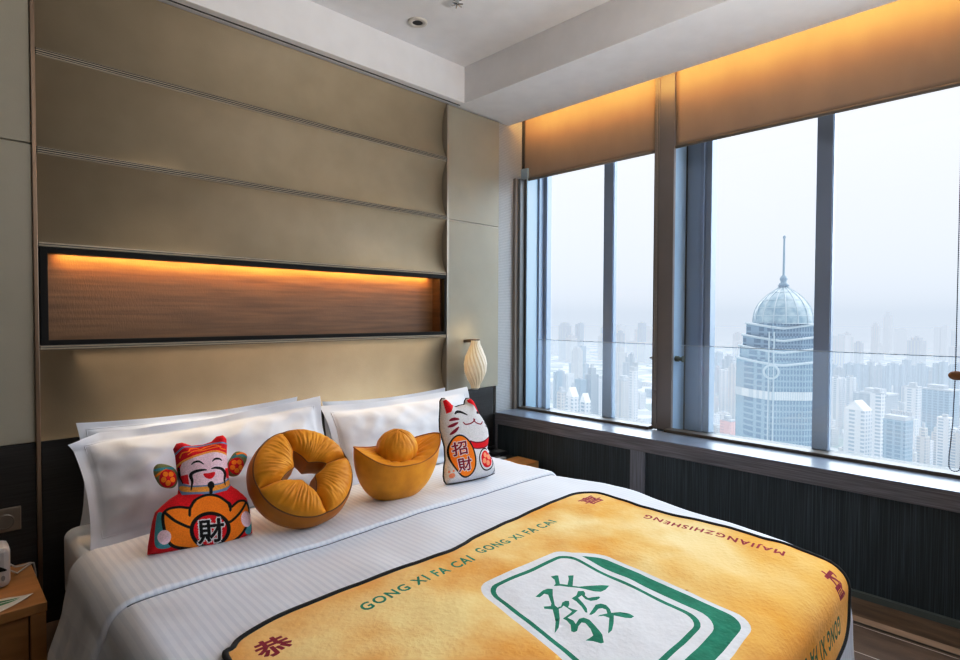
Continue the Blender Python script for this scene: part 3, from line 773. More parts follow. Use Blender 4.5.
for nm, ol, coin, st in (('left', [(75, 185), (100, 170), (150, 178), (185, 203), (194, 250), (180, 285), (150, 294), (110, 285), (85, 255), (70, 215)], (140, 248, 44, 44), [[(78, 205), (120, 200), (170, 195)], [(80, 235), (100, 222), (130, 205)]]),
                         ('right', [(440, 195), (455, 150), (490, 108), (540, 120), (543, 150), (525, 190), (500, 228), (458, 232)], (487, 186, 40, 42), [[(470, 140), (500, 130), (540, 140)], [(490, 125), (520, 118), (538, 128)]])):
    e = TP(f, catmull(ol, 4)); lyr = []
    lyr.append(L_stroke(TP(f, catmull(st[0], closed=False)), 14 * sc1, 2)); lyr.append(L_stroke(TP(f, catmull(st[1], closed=False)), 12 * sc1, 1))
    cx, cy, rx, ry = coin
    lyr.append(L_poly(TP(f, ell(cx, cy, rx, ry)), 3, 'coin'))
    for k in range(5):
        a = 2 * PI * k / 5 + .3
        lyr.append(L_poly(TP(f, ell(cx + rx * .55 * math.cos(a), cy + ry * .55 * math.sin(a), rx * .30, ry * .30, a)), 1, 'coin'))
    ob = cushion(cs, 'hat_wing', e, lyr, O + Rv.cross(U) * -.006, Rv, U, .022, .005, [plush('olive', (.22, .24, .10)), PL['orange'], PL['teal'], PL['red']], .03)
    for pn, o_ in ob.items():
        if pn: o_.parent = ob[None]

# ---- lucky cat cushion
O = ground(445, 484, .474); Rv = Vector((1, -.16, .01)).normalized(); U = Vector((0.0, .36, 1)); U = (U - Rv * U.dot(Rv)).normalized()
f = tracer(O, Rv, U, 430, 380, 6.0)
sc2 = (Vector(f(200, 500)) - Vector(f(300, 500))).length / 100
outline = TP(f, [(85, 605), (80, 575), (82, 530), (90, 480), (86, 400), (70, 345), (58, 300), (56, 240), (60, 170), (60, 128), (70, 112), (86, 112), (108, 132), (128, 152), (148, 163), (175, 154), (204, 148), (208, 125), (216, 112), (236, 111), (255, 130), (268, 155), (286, 200), (304, 225),
                 (325, 262), (342, 305), (346, 345), (344, 380), (334, 425), (350, 448), (372, 480), (380, 520), (384, 560), (340, 578), (250, 600), (130, 622), (98, 624)])
ly = []
ly.append(L_poly(TP(f, [(66, 132), (78, 210), (98, 203), (127, 155), (100, 132), (82, 122)]), 1, 'ear#1'))
ly.append(L_poly(TP(f, [(212, 124), (236, 112), (262, 140), (287, 205), (286, 216), (268, 205), (240, 165), (213, 140)]), 1, 'ear#2'))
for e, w in (([(118, 216), (135, 202), (158, 202), (194, 222)], 15), ([(254, 212), (262, 202), (274, 210)], 15)):
    ly.append(L_stroke(TP(f, catmull(e, closed=False)), w * sc2, 2, None, taper=True))
ly.append(L_stroke(TP(f, catmull([(168, 266), (180, 277), (205, 274), (222, 266), (232, 256), (240, 264), (255, 272), (275, 274), (288, 258)], closed=False)), 6 * sc2, 3))
ly.append(L_stroke(TP(f, [(232, 258), (231, 246), (236, 250)]), 8 * sc2, 3))
for e in ([(90, 254), (112, 246), (144, 246)], [(84, 290), (108, 282), (138, 266)], [(96, 336), (118, 318), (142, 292)]):
    ly.append(L_stroke(TP(f, catmull(e, closed=False)), 16 * sc2, 3, None, taper=True))
for e in ([(318, 275), (305, 262)], [(322, 288), (308, 282)]):
    ly.append(L_stroke(TP(f, e), 5 * sc2, 2))
col_ = [(212, 396), (250, 402), (295, 394), (336, 368), (342, 362)]
ly.append(L_stroke(TP(f, catmull(col_, closed=False)), 36 * sc2, 3, 'collar')); ly.append(L_stroke(TP(f, catmull(col_, closed=False)), 24 * sc2, 1, 'collar'))
ly.append(L_poly(TP(f, ell(168, 464, 72, 130, -.26)), 2, 'tablet')); ly.append(L_poly(TP(f, ell(168, 464, 64, 121, -.26)), 4, 'tablet'))
for ch_, c_ in (('招', (150, 418)), ('財', (178, 512))):
    c0 = Vector(f(*c_)); ex = Vector(f(c_[0] + 40, c_[1] - 8)) - Vector(f(c_[0] - 40, c_[1] + 8)); ey = Vector(f(c_[0] - 6, c_[1] - 40)) - Vector(f(c_[0] + 6, c_[1] + 40))
    ly.append(L_glyph(ch_, c0, ex * .96, ey * .96, 0, 'tablet', bold=.08)); ly.append(L_glyph(ch_, c0, ex * .96, ey * .96, 3, 'tablet', bold=.024))
ly.append(L_poly(TP(f, ell(308, 482, 47, 68, -.1)), 2, 'coin')); ly.append(L_poly(TP(f, ell(308, 482, 41, 61, -.1)), 0, 'coin'))
ly.append(L_poly(TP(f, ell(309, 480, 34, 51, -.1)), 1, 'coin'))
for k in range(4):
    a = PI / 4 + k * PI / 2 + .3
    ly.append(L_poly(TP(f, ell(309 + 17 * math.cos(a), 480 + 26 * math.sin(a), 11.5, 16, 0)), 5, 'coin'))
ly.append(L_poly(TP(f, ell(110, 580, 14, 15)), 5)); ly.append(L_poly(TP(f, ell(97, 556, 5, 7)), 5)); ly.append(L_poly(TP(f, ell(116, 552, 5, 7)), 5))
ly.append(L_stroke(TP(f, catmull([(345, 470), (358, 500), (366, 540), (362, 575)], closed=False)), 5 * sc2, 2))
cat = thing('cat_cushion', O + Rv * .15 + U * .02, 'white plush beckoning cat cushion with an orange tablet and red collar', 'cushion')
mats = [PL['white'], PL['red'], PL['black'], PL['maroon'], PL['orange'], plush('peach', (.88, .36, .20))]
cushion(cat, 'body', outline, ly, O, Rv, U, .058, .006, mats, .07, .0015)
ol = resample(outline, .01)
MB().tube([O + Rv * a + U * b for a, b in ol], .0042, 6, closed=True).build('edge_piping', PL['black'], cat, smooth=True)

# ================================================================== MUSTARD COIN CUSHION
n_ = Vector((-.06, -.90, .86)).normalized()
RO, TH = .199, .10
e1 = Vector((1, .10, .0)); e1 = (e1 - n_ * e1.dot(n_)).normalized(); e2 = n_.cross(e1)
if e2.z < 0: e2 = -e2
zc = .466 + RO * abs(e2.z) + TH * n_.z * .8
rr_ = ray(304.5, 471.5); CC = EYE + rr_ * ((zc - EYE.z) / rr_.z)
dn = thing('coin_cushion', CC - e2 * RO, 'round mustard velvet cushion with four puffed petals and a square hole', 'cushion')
TH0 = PI / 2 + .06
def petal_rad(th):
    q = ((th - TH0) / (PI / 2)) % 1.0; s = abs(2 * q - 1)
    return .046 + .056 * s ** 1.7, s
def ring(th, w):
    """w 0..1 across the puffed front from hole edge to rim"""
    ri, s = petal_rad(th)
    ro = RO * (1 - .020 * s ** 6)
    r = ri + (ro - ri) * w
    puff = .050 * max(0., 1 - s ** 5) ** .5 * max(0., 1 - (2 * w - 1) ** 2) ** .55
    cr = noise.noise(Vector((th * 22, w * 2.0, 1))) * .006 * (1 - abs(2 * w - 1)) + noise.noise(Vector((th * 45, w * 4.0, 5))) * .0035
    sd_ = -.016 * s ** 8 * (1 - abs(2 * w - 1) ** 4)
    return r, puff + cr * min(1, puff / .01) + sd_
def dpos(th, r, hgt): return CC + (e1 * math.cos(th) + e2 * math.sin(th)) * r + n_ * hgt
for k in range(4):
    a0 = TH0 + k * PI / 2
    def fn(u, v, a0=a0):
        th = a0 + u * PI / 2; r, hgt = ring(th, v); return dpos(th, r, hgt)
    MB().grid(fn, 60, 26).build('petal', gold_velvet, dn, smooth=True)
def body(u, v):
    th = 2 * PI * u; ri, s = petal_rad(th); ro = RO * (1 - .020 * s ** 6)
    prof = [(ro, 0), (ro + .010, -.03), (ro + .012, -.06), (ro + .004, -.09), (ro - .03, -TH), (ri + .03, -TH), (ri, -.09), (ri - .004, -.05), (ri, 0)]
    q = v * (len(prof) - 1); i = min(int(q), len(prof) - 2); t = q - i
    r = prof[i][0] + (prof[i + 1][0] - prof[i][0]) * t; h_ = prof[i][1] + (prof[i + 1][1] - prof[i][1]) * t
    return dpos(th, r, h_)
MB().grid(body, 128, 32, cu=True).build('side_band', gold_shaded, dn, smooth=True)
MB().tube([dpos(2 * PI * k / 160, petal_rad(2 * PI * k / 160)[0] * 0 + RO * (1 - .020 * petal_rad(2 * PI * k / 160)[1] ** 6) + .001, .002) for k in range(160)], .0028, 6, closed=True).build('rim_piping', gold_pipe, dn, smooth=True)
MB().tube([dpos(2 * PI * k / 160, petal_rad(2 * PI * k / 160)[0], .001) for k in range(160)], .0022, 6, closed=True).build('hole_piping', gold_pipe, dn, smooth=True)

# ================================================================== MUSTARD INGOT CUSHION
IO = Vector((1.645, 2.19, .463)) + ground(390, 497, .46) - ground(399, 490, .46)
rg = thing('ingot_cushion', IO, 'mustard velvet boat-shaped ingot cushion with a round ball in its middle', 'cushion')
IX = Vector((1, -.10, .02)).normalized(); IY = Vector((.10, 1, .18)).normalized(); IZ = IX.cross(IY).normalized()
A_, B_ = .222, .125
def rimz(c): return .195 + .070 * abs(c) ** 2.2
def hull(u, v):
    th = 2 * PI * u; c, s = math.cos(th), math.sin(th)
    cs_ = math.copysign(abs(c) ** .85, c)
    k = v
    ax = A_ * (.42 + .58 * math.sin(PI / 2 * k) ** .75); by = B_ * (.45 + .55 * math.sin(PI / 2 * min(1, k * 1.25)) ** .8) * (1.06 - .06 * k)
    z = rimz(c) * k ** 1.25
    cr = .0022 * noise.noise(Vector((th * 3, v * 9, 2)))
    return IO + IX * (ax * cs_) + IY * (by * s * (1 - .35 * abs(c) ** 6)) + IZ * (z + cr + .003)
hl = MB().grid(hull, 120, 34, cu=True)
hl.poly([hull(k / 120, 0) for k in range(120)][::-1])
hl.build('hull', gold_velvet, rg, smooth=True)
def top(u, v):
    th = 2 * PI * u; c, s = math.cos(th), math.sin(th); cs_ = math.copysign(abs(c) ** .85, c); k = 1 - v
    z = rimz(c) * k ** 1.5 + (.14) * (1 - k ** 1.5) + .030 * math.sin(PI * k) ** .8
    pl = .006 * abs(math.sin(th * 9)) * math.sin(PI * k)
    return IO + IX * (A_ * cs_ * k) + IY * (B_ * s * (1 - .35 * abs(c) ** 6) * k) + IZ * (z + pl)
MB().grid(top, 144, 18, cu=True).build('quilted_top', gold_velvet, rg, smooth=True)
MB().tube([hull(k / 120, 1) for k in range(120)], .0030, 6, closed=True).build('rim_piping', gold_shaded, rg, smooth=True)
BC = IO + IZ * .222 + IY * .012 - IX * .0
def ball(u, v):
    th = 2 * PI * u; ph = PI * v
    seam = min(abs(((u + .18) * 4) % 1.0 - .0), abs(((u + .18) * 4) % 1.0 - 1.0)) * 2
    r = .098 * (1 - .05 * math.exp(-(seam / .12) ** 2) * math.sin(ph) ** .5) + .0025 * noise.noise(Vector((th * 7, ph * 2.5, 3)))
    return BC + IX * (r * math.sin(ph) * math.cos(th)) + IY * (r * .95 * math.sin(ph) * math.sin(th)) + IZ * (r * .93 * math.cos(ph))
MB().grid(ball, 112, 40, cu=True).build('ball', gold_velvet, rg, smooth=True)

# ================================================================== BLANKET
bk = thing('blanket', (1.4, 1.0, .46), 'golden plush throw printed with a green and white tile, black piped edge', 'blanket')
def velvet(name, c, c2, sc=5, con=(.35, .7)):
    return mat('throw_' + name, c, .8, c2, sc, (1, 1, 1), ndetail=8, contrast=con, bump=.25, bscale=60, sheen=.08, spec=.2)
bm_base = velvet('gold', (.80, .38, .06), (.94, .72, .36), 2.2, (.38, .62))
bmats = [bm_base, velvet('green', (.008, .20, .12), (.015, .27, .17), 30), velvet('white', (.74, .76, .80), (.80, .82, .86), 20), velvet('maroon', (.26, .012, .03), (.32, .02, .045), 40), velvet('black', (.012, .012, .014), (.02, .02, .022), 40),
         velvet('dark_green', (.03, .10, .04), (.04, .13, .06), 40)]
# warm, more saturated gold towards the foot of the throw, paler cloud in the middle
nt = bm_base.node_tree; bs = nt.nodes['Principled BSDF']
g = nd(nt, 'ShaderNodeNewGeometry'); spx = nd(nt, 'ShaderNodeSeparateXYZ'); nt.links.new(g.outputs['Position'], spx.inputs[0])
mr = nd(nt, 'ShaderNodeMapRange'); mr.inputs['From Min'].default_value = 1.0; mr.inputs['From Max'].default_value = .35; nt.links.new(spx.outputs[1], mr.inputs['Value'])
mx = nd(nt, 'ShaderNodeMix', data_type='RGBA'); mx.inputs['B'].default_value = (.80, .36, .025, 1)
mm = nd(nt, 'ShaderNodeMath', operation='MULTIPLY'); mm.inputs[1].default_value = .75; nt.links.new(mr.outputs[0], mm.inputs[0])
nt.links.new(mm.outputs[0], mx.inputs['Factor']); nt.links.new(bs.inputs['Base Color'].links[0].from_socket, mx.inputs['A']); nt.links.new(mx.outputs['Result'], bs.inputs['Base Color'])

BO = [(.52, 1.40), (.55, 1.455), (.60, 1.49), (.76, 1.515), (1.04, 1.512), (1.28, 1.492), (1.40, 1.505), (1.52, 1.535), (1.85, 1.558), (2.08, 1.568), (2.16, 1.556), (2.205, 1.515), (2.222, 1.44), (2.245, 1.2), (2.29, .95), (2.33, .72), (2.362, .58), (2.372, .47), (2.31, .36), (2.17, .30), (1.9, .285), (1.4, .28), (.7, .28), (.58, .29), (.53, .35), (.52, .5), (.52, 1.0)]
bout = catmull(BO, 5)
ly = []
q00, q10, q01, q11 = Vector((1.10, .655)), Vector((1.575, .665)), Vector((1.222, 1.215)), Vector((1.625, 1.205))     # ring corners: near-left, near-right, far-left, far-right
def tl(u, v): 
    p = q00 * (1 - u) * (1 - v) + q10 * u * (1 - v) + q01 * (1 - u) * v + q11 * u * v
    return (p.x, p.y)
def rrect(u0, v0, u1, v1, r, n=6):
    out = []
    for cx, cy, a0 in ((u1 - r, v1 - r, 0), (u0 + r, v1 - r, PI / 2), (u0 + r, v0 + r, PI), (u1 - r, v0 + r, 1.5 * PI)):
        out += [(cx + r * math.cos(a0 + PI / 2 * k / n), cy + r * math.sin(a0 + PI / 2 * k / n)) for k in range(n + 1)]
    return out
def shift(P, du, dv): return [(a + du, b + dv) for a, b in P]
base_rr = rrect(0, 0, 1, 1, .12)
def hullp(P):
    P = sorted(set(P)); lo = []; up = []
    for p in P:
        while len(lo) > 1 and (lo[-1][0] - lo[-2][0]) * (p[1] - lo[-2][1]) - (lo[-1][1] - lo[-2][1]) * (p[0] - lo[-2][0]) <= 0: lo.pop()
        lo.append(p)
    for p in reversed(P):
        while len(up) > 1 and (up[-1][0] - up[-2][0]) * (p[1] - up[-2][1]) - (up[-1][1] - up[-2][1]) * (p[0] - up[-2][0]) <= 0: up.pop()
        up.append(p)
    return lo[:-1] + up[:-1]
SH = (.19, -.15)
def grow(P, g):
    c = Vector((sum(p[0] for p in P) / len(P), sum(p[1] for p in P) / len(P)))
    return [tuple(Vector(p) + (Vector(p) - c).normalized() * g) for p in P]
body_rr = hullp(base_rr + shift(base_rr, *SH))
ly.append(L_poly([tl(*p) for p in resample(grow(body_rr, .055), .06)], 2))
ly.append(L_poly([tl(*p) for p in resample(body_rr, .06)], 1))
ly.append(L_poly([tl(*p) for p in resample(rrect(-.055, -.055, 1.06, 1.055, .14), .06)], 2))
ly.append(L_poly([tl(*p) for p in resample(rrect(0, 0, 1, 1, .12), .06)], 1))
ly.append(L_poly([tl(*p) for p in resample(rrect(.035, .028, .965, .972, .105), .06)], 2))
def flat(px, py):
    r_ = ray(px, py); t_ = (ZT + .017 - EYE.z) / r_.z; return (r_.x * t_, r_.y * t_)
FA = [[(200,105),(240,95),(258,95),(270,160),(330,165),(340,120),(335,92),(378,88),(375,115),(370,172),(420,178),(520,165),(600,155),(655,155),(625,190),(590,212),(540,214),(480,200),(420,188),(340,182),(270,174),(222,178),(238,160),(230,130)],
 [(80,268),(112,238),(140,212),(178,198),(215,200),(216,250),(232,325),(262,350),(270,430),(262,490),(230,535),(238,450),(215,358),(150,352),(145,335),(200,330),(205,310),(180,245),(150,238),(115,268)],
 [(258,340),(280,335),(290,305),(315,293),(342,295),(345,320),(335,345),(370,360),(410,370),(375,400),(330,425),(375,445),(395,470),(420,435),(455,425),(500,440),(550,490),(600,545),(612,600),(590,608),(530,595),(470,590),(500,575),(530,555),(510,510),(470,465),(440,460),(415,485),(405,520),(380,528),(360,520),(355,475),(325,445),(295,430),(330,408),(355,390),(365,378),(330,350),(300,330),(285,345),(258,356)],
 [(362,275),(400,250),(412,215),(455,212),(468,230),(465,250),(490,270),(530,262),(575,255),(585,265),(555,285),(510,292),(470,280),(440,250),(412,270),(450,310),(480,350),(485,385),(470,385),(440,340),(400,300)],
 [(498,400),(520,365),(550,320),(590,310),(630,320),(660,350),(670,380),(740,370),(810,375),(848,395),(825,412),(780,414),(690,400),(688,460),(675,510),(645,535),(650,480),(655,420),(610,405),(565,412),(580,400),(640,385),(630,355),(600,345),(570,350),(540,385),(515,402)]]
for st_ in FA:                                   # brush-written character, drawn stroke by stroke as it lies on the throw
    ly.append(L_poly([flat(525 + a / 7.767, 560 + b / 7.767) for a, b in st_], 1))
ly.append(L_glyph('GONG XI FA CAI', (1.118, 1.392), (.46, .024), (0, .043), 1, None, bold=.032, space=1.2))
ly.append(L_glyph('GONG XI FA CAI', (1.615, 1.425), (.43, .0), (-.0, .043), 1, None, bold=.032, space=1.2))
ly.append(L_glyph('GONG XI FA CAI', (1.965, .385), (-.47, 0), (0, -.058), 5, None, bold=.032, space=1.2))
ly.append(L_glyph('GONG XI FA CAI', (1.40, .385), (-.47, 0), (0, -.058), 5, None, bold=.032, space=1.2))
ly.append(L_glyph('MAJIANGZHISHENG', (2.205, .925), (-.085, .53), (-.048, -.006), 3, None, bold=.032, space=1.25))
ly.append(L_glyph('恭', (.625, 1.385), (.085, .0), (0, .085), 3, None, bold=.03))
ly.append(L_glyph('喜', (2.122, 1.458), (.10, 0), (0, .085), 3, None, bold=.022))
ly.append(L_glyph('財', (2.262, .49), (0, .085), (-.075, 0), 3, None, bold=.03))
V, tr, mi, part, osg = triangulate(bout, ly, .013)
def bown(x, y):
    return .010 + .006 * noise.noise(Vector((x * 3.3 + 4, y * 3.3, 4))) - .010 * max(0, .12 - abs(noise.noise(Vector((x * 1.6 + y * 1.1, y * 2.1 - x * .8, 11))))) + .003 * noise.noise(Vector((x * 9 - y * 7, y * 6, 7)))
P3 = [drape(a, b, 0, bown(a, b)) for a, b in V]
sub_mesh(P3, tr, mi).build('printed_fleece', bmats, bk, smooth=True, solid=.003)
MB().tube([drape(a, b, 0, bown(a, b)) for a, b in resample(bout, .02)], .0085, 8, closed=True).build('edge_piping', bmats[4], bk, smooth=True)

# ================================================================== NIGHTSTANDS
ZN = .285
nl = thing('nightstand', (.0, 2.68, 0), 'honey oak nightstand left of the bed with a plain drawer front', 'nightstand', 'bedside nightstands')
B(-.30, .292, 2.466, 2.915, ZN - .035, ZN).build('top', nightwood, nl, bevel=.003)
B(.245, .289, 2.470, 2.915, .0, ZN - .0345).build('side_panel', nightwood, nl, bevel=.002)
B(-.30, -.256, 2.470, 2.915, .0, ZN - .0345).build('side_panel', nightwood, nl, bevel=.002)
B(-.256, .245, 2.89, 2.91, .0, ZN - .035).build('back_panel', nightwood_d, nl)
B(-.252, .241, 2.484, 2.50, .04, ZN - .042).build('drawer_front', nightwood_d, nl, bevel=.002)
B(-.256, .245, 2.478, 2.89, .0, .035).build('plinth', nightwood, nl)
nr = thing('nightstand', (2.78, 2.68, 0), 'oak nightstand in the gap between bed and window wall', 'nightstand', 'bedside nightstands')
B(2.50, 3.045, 2.488, 2.685, .235, ZN).build('top', nightwood_lit, nr, bevel=.003)
B(2.50, 3.045, 2.686, 2.925, .22, ZN - .006).build('rear_top', mat('black_leather', (.012, .012, .013), .4), nr, bevel=.003)
B(3.003, 3.045, 2.488, 2.9, 0, .2348 - .015).build('side_panel', nightwood, nr, bevel=.002)
B(2.50, 2.54, 2.488, 2.9, 0, .2348 - .015).build('side_panel', nightwood, nr, bevel=.002)
B(2.54, 3.003, 2.51, 2.9, .0, .23 - .012).build('drawer_front', nightwood_d, nr, bevel=.002)
# things on the left nightstand
cu = thing('alarm_clock', (.14, 2.74, ZN), 'white rounded cube-shaped clock on the left nightstand', 'clock')
B(.055, .213, 2.69, 2.80, ZN + .001, ZN + .155).build('case', mat('white_plastic', (.66, .66, .69), .35), cu, bevel=.02)
mk = catmull([(.155, .362), (.175, .372), (.195, .360), (.20, .352), (.175, .352)], 4)
MB().prism([(a, 2.689, b) for a, b in mk], (0, -.0015, 0)).build('black_mark', black_frame, cu)
MB().prism([(a, 2.689, b) for a, b in ell(.19, .325, .006, .010)], (0, -.0012, 0)).build('button', mat('btn', (.3, .3, .32), .4), cu)
cb = thing('charging_cable', (.25, 2.85, ZN), 'thin white cable looping from the clock over the nightstand edge', 'cable')
def cab(pts): return [(*Vector((0, 0, 0)),) for _ in ()] or pts
cp = [(.213, 2.78, .345), (.235, 2.80, .318), (.262, 2.84, .302), (.285, 2.87, .296), (.297, 2.885, .287), (.304, 2.89, .26), (.307, 2.895, .18), (.309, 2.90, .05)]
MB().tube([Vector(p) for p in cp], .0032, 8).build('wire', mat('cable_white', (.6, .58, .56), .5), cb, smooth=True)
MB().tube([Vector((.213, 2.77, .322)), Vector((.24, 2.80, .292)), Vector((.27, 2.85, .290)), Vector((.290, 2.878, .291)), Vector((.300, 2.888, .286)), Vector((.3065, 2.896, .24)), Vector((.31, 2.90, .05))], .0032, 8).build('wire', MATS['cable_white'], cb, smooth=True)
cd = thing('leaflet', (.15, 2.55, ZN), 'white leaflet printed with a green leaf on the left nightstand', 'leaflet')
card = [(.262, 2.545), (.20, 2.59), (.05, 2.62), (-.02, 2.52), (.06, 2.478), (.165, 2.485)]
def cz(x, y): return ZN + .0015 + .010 * clamp((x - .19) / .07, 0, 1) ** 2
leaf = catmull([(.225, 2.553), (.19, 2.572), (.12, 2.585), (.05, 2.57), (.08, 2.545), (.16, 2.535)], 4)
Vv, tt, mm_, _, _ = triangulate(card, [L_poly(leaf, 1), L_stroke([(.05, 2.565), (.13, 2.562), (.225, 2.553)], .005, 0)], .012)
sub_mesh([Vector((a, b, cz(a, b))) for a, b in Vv], tt, mm_).build('paper', [mat('paper_white', (.72, .70, .66), .6), mat('leaf_green', (.02, .14, .045), .5, (.03, .22, .06), 30)], cd, smooth=True, solid=.0012)
sw = thing('wall_switch', (.17, 2.93, .47), 'bronze wall plate with a round dial beside the left nightstand', 'switch')
B(.06, .266, 2.920, 2.933, .425, .520).build('plate', mat('plate', (.30, .25, .20), .35, metallic=.6), sw, bevel=.003)
MB().lathe([(0, 0), (.031, 0), (.031, .004), (.027, .006), (.025, .004), (0, .003)], (.215, 2.920, .467), 28, (0, -1, 0)).build('dial', mat('dial', (.22, .19, .16), .35, metallic=.4), sw)
# things on the right nightstand
ph = thing('telephone', (2.985, 2.83, ZN), 'black bedside telephone on the dark back of the window-side nightstand', 'telephone')
MB().box(2.90, 3.04, 2.775, 2.905, ZN - .005, ZN + .022).build('base', mat('phone_black', (.015, .015, .017), .3), ph, bevel=.006)
MB().tube([(2.90, 2.885, ZN + .04), (2.93, 2.888, ZN + .034), (2.98, 2.888, ZN + .034), (3.01, 2.885, ZN + .040)], .014, 10).build('handset', MATS['phone_black'], ph, smooth=True)
kp = MB()
for i in range(4):
    for j in range(3): kp.box(2.955 + i * .018, 2.967 + i * .018, 2.79 + j * .02, 2.803 + j * .02, ZN + .0215, ZN + .025)
kp.build('keypad', mat('keys', (.3, .31, .32), .4), ph)
npd = thing('notepad', (2.86, 2.76, ZN), 'small white notepad lying beside the black telephone', 'notepad')
B(2.80, 2.945, 2.705, 2.742, ZN - .006, ZN + .004).build('sheets', mat('pad_white', (.6, .64, .66), .6), npd, bevel=.001)
B(2.80, 2.945, 2.766, 2.772, ZN - .006, ZN + .0045).build('binding', mat('pad_grey', (.3, .3, .3), .6), npd)

# ================================================================== CITY
ZG = -210.0
def facade(name, wall, glass, pz=3.6, px=5.0, wz=.55, wx=.5, fac=.8):
    if name in MATS: return MATS[name]
    mt = bpy.data.materials.new(name); mt.use_nodes = True; nt = mt.node_tree; b = nt.nodes['Principled BSDF']; b.inputs['Roughness'].default_value = .6
    g = nd(nt, 'ShaderNodeNewGeometry'); s = nd(nt, 'ShaderNodeSeparateXYZ'); nt.links.new(g.outputs['Position'], s.inputs[0])
    def band(sock, period, width):
        d = nd(nt, 'ShaderNodeMath', operation='DIVIDE'); d.inputs[1].default_value = period; nt.links.new(sock, d.inputs[0])
        f_ = nd(nt, 'ShaderNodeMath', operation='FRACT'); nt.links.new(d.outputs[0], f_.inputs[0])
        l = nd(nt, 'ShaderNodeMath', operation='LESS_THAN'); l.inputs[1].default_value = width; nt.links.new(f_.outputs[0], l.inputs[0]); return l.outputs[0]
    ad = nd(nt, 'ShaderNodeMath', operation='ADD'); nt.links.new(s.outputs[0], ad.inputs[0]); 
    sb = nd(nt, 'ShaderNodeMath', operation='MULTIPLY'); sb.inputs[1].default_value = -.83; nt.links.new(s.outputs[1], sb.inputs[0]); nt.links.new(sb.outputs[0], ad.inputs[1])
    bz = band(s.outputs[2], pz, wz); bx = band(ad.outputs[0], px, wx)
    mu = nd(nt, 'ShaderNodeMath', operation='MULTIPLY'); nt.links.new(bz, mu.inputs[0]); nt.links.new(bx, mu.inputs[1])
    m3 = nd(nt, 'ShaderNodeMath', operation='MULTIPLY'); m3.inputs[1].default_value = fac; nt.links.new(mu.outputs[0], m3.inputs[0])
    mx = nd(nt, 'ShaderNodeMix', data_type='RGBA'); mx.inputs['A'].default_value = (*wall, 1); mx.inputs['B'].default_value = (*glass, 1)
    nt.links.new(m3.outputs[0], mx.inputs['Factor']); nt.links.new(mx.outputs['Result'], b.inputs['Base Color'])
    MATS[name] = mt; return mt
fa_white = facade('facade_white', (.66, .67, .69), (.20, .27, .35))
fa_cream = facade('facade_cream', (.50, .48, .46), (.18, .22, .28), 3.2, 4.2)
fa_blue = facade('facade_blue', (.24, .33, .42), (.10, .16, .24), 3.6, 3.2, .7, .7)
fa_grey = facade('facade_grey', (.31, .34, .38), (.13, .17, .22), 3.3, 6, .5, .6)
fa_pink = facade('facade_pink', (.78, .40, .36), (.5, .28, .28), 3.3, 6, .4, .4)
roof_m = mat('roof_grey', (.42, .44, .47), .8)
TAKEN = []
CITY_A = math.radians(72)
AX = Vector((math.cos(CITY_A), math.sin(CITY_A), 0)); AY = Vector((-math.sin(CITY_A), math.cos(CITY_A), 0))
def city_box(mb, c, w, d, z0, z1, mi=0):
    mb.prism([c + AX * (sx * w / 2) + AY * (sy * d / 2) + Vector((0, 0, z0 - c.z)) for sx, sy in ((-1, -1), (1, -1), (1, 1), (-1, 1))], (0, 0, z1 - z0), mi)
gm = mat('city_ground', (.26, .30, .29), .9)
nt = gm.node_tree; g = nd(nt, 'ShaderNodeNewGeometry'); vo = nd(nt, 'ShaderNodeTexVoronoi'); vo.inputs['Scale'].default_value = .022; nt.links.new(g.outputs['Position'], vo.inputs[0])
rp = nd(nt, 'ShaderNodeValToRGB'); el = rp.color_ramp.elements; rp.color_ramp.interpolation = 'CONSTANT'
el[0].color = (.20, .26, .23, 1); el[1].position = .28; el[1].color = (.42, .44, .45, 1)
for p_, c_ in ((.5, (.66, .66, .66)), (.68, (.30, .33, .35)), (.82, (.80, .80, .79))): e_ = el.new(p_); e_.color = (*c_, 1)
sx_ = nd(nt, 'ShaderNodeSeparateColor'); nt.links.new(vo.outputs['Color'], sx_.inputs[0]); nt.links.new(sx_.outputs[0], rp.inputs[0]); nt.links.new(rp.outputs[0], nt.nodes['Principled BSDF'].inputs['Base Color'])
gr_ = MB().poly([(-4000, -6000, ZG), (14000, -6000, ZG), (14000, 14000, ZG), (-4000, 14000, ZG)]).build('city_ground', gm, center=(0, 0, ZG)); gr_['kind'] = 'structure'
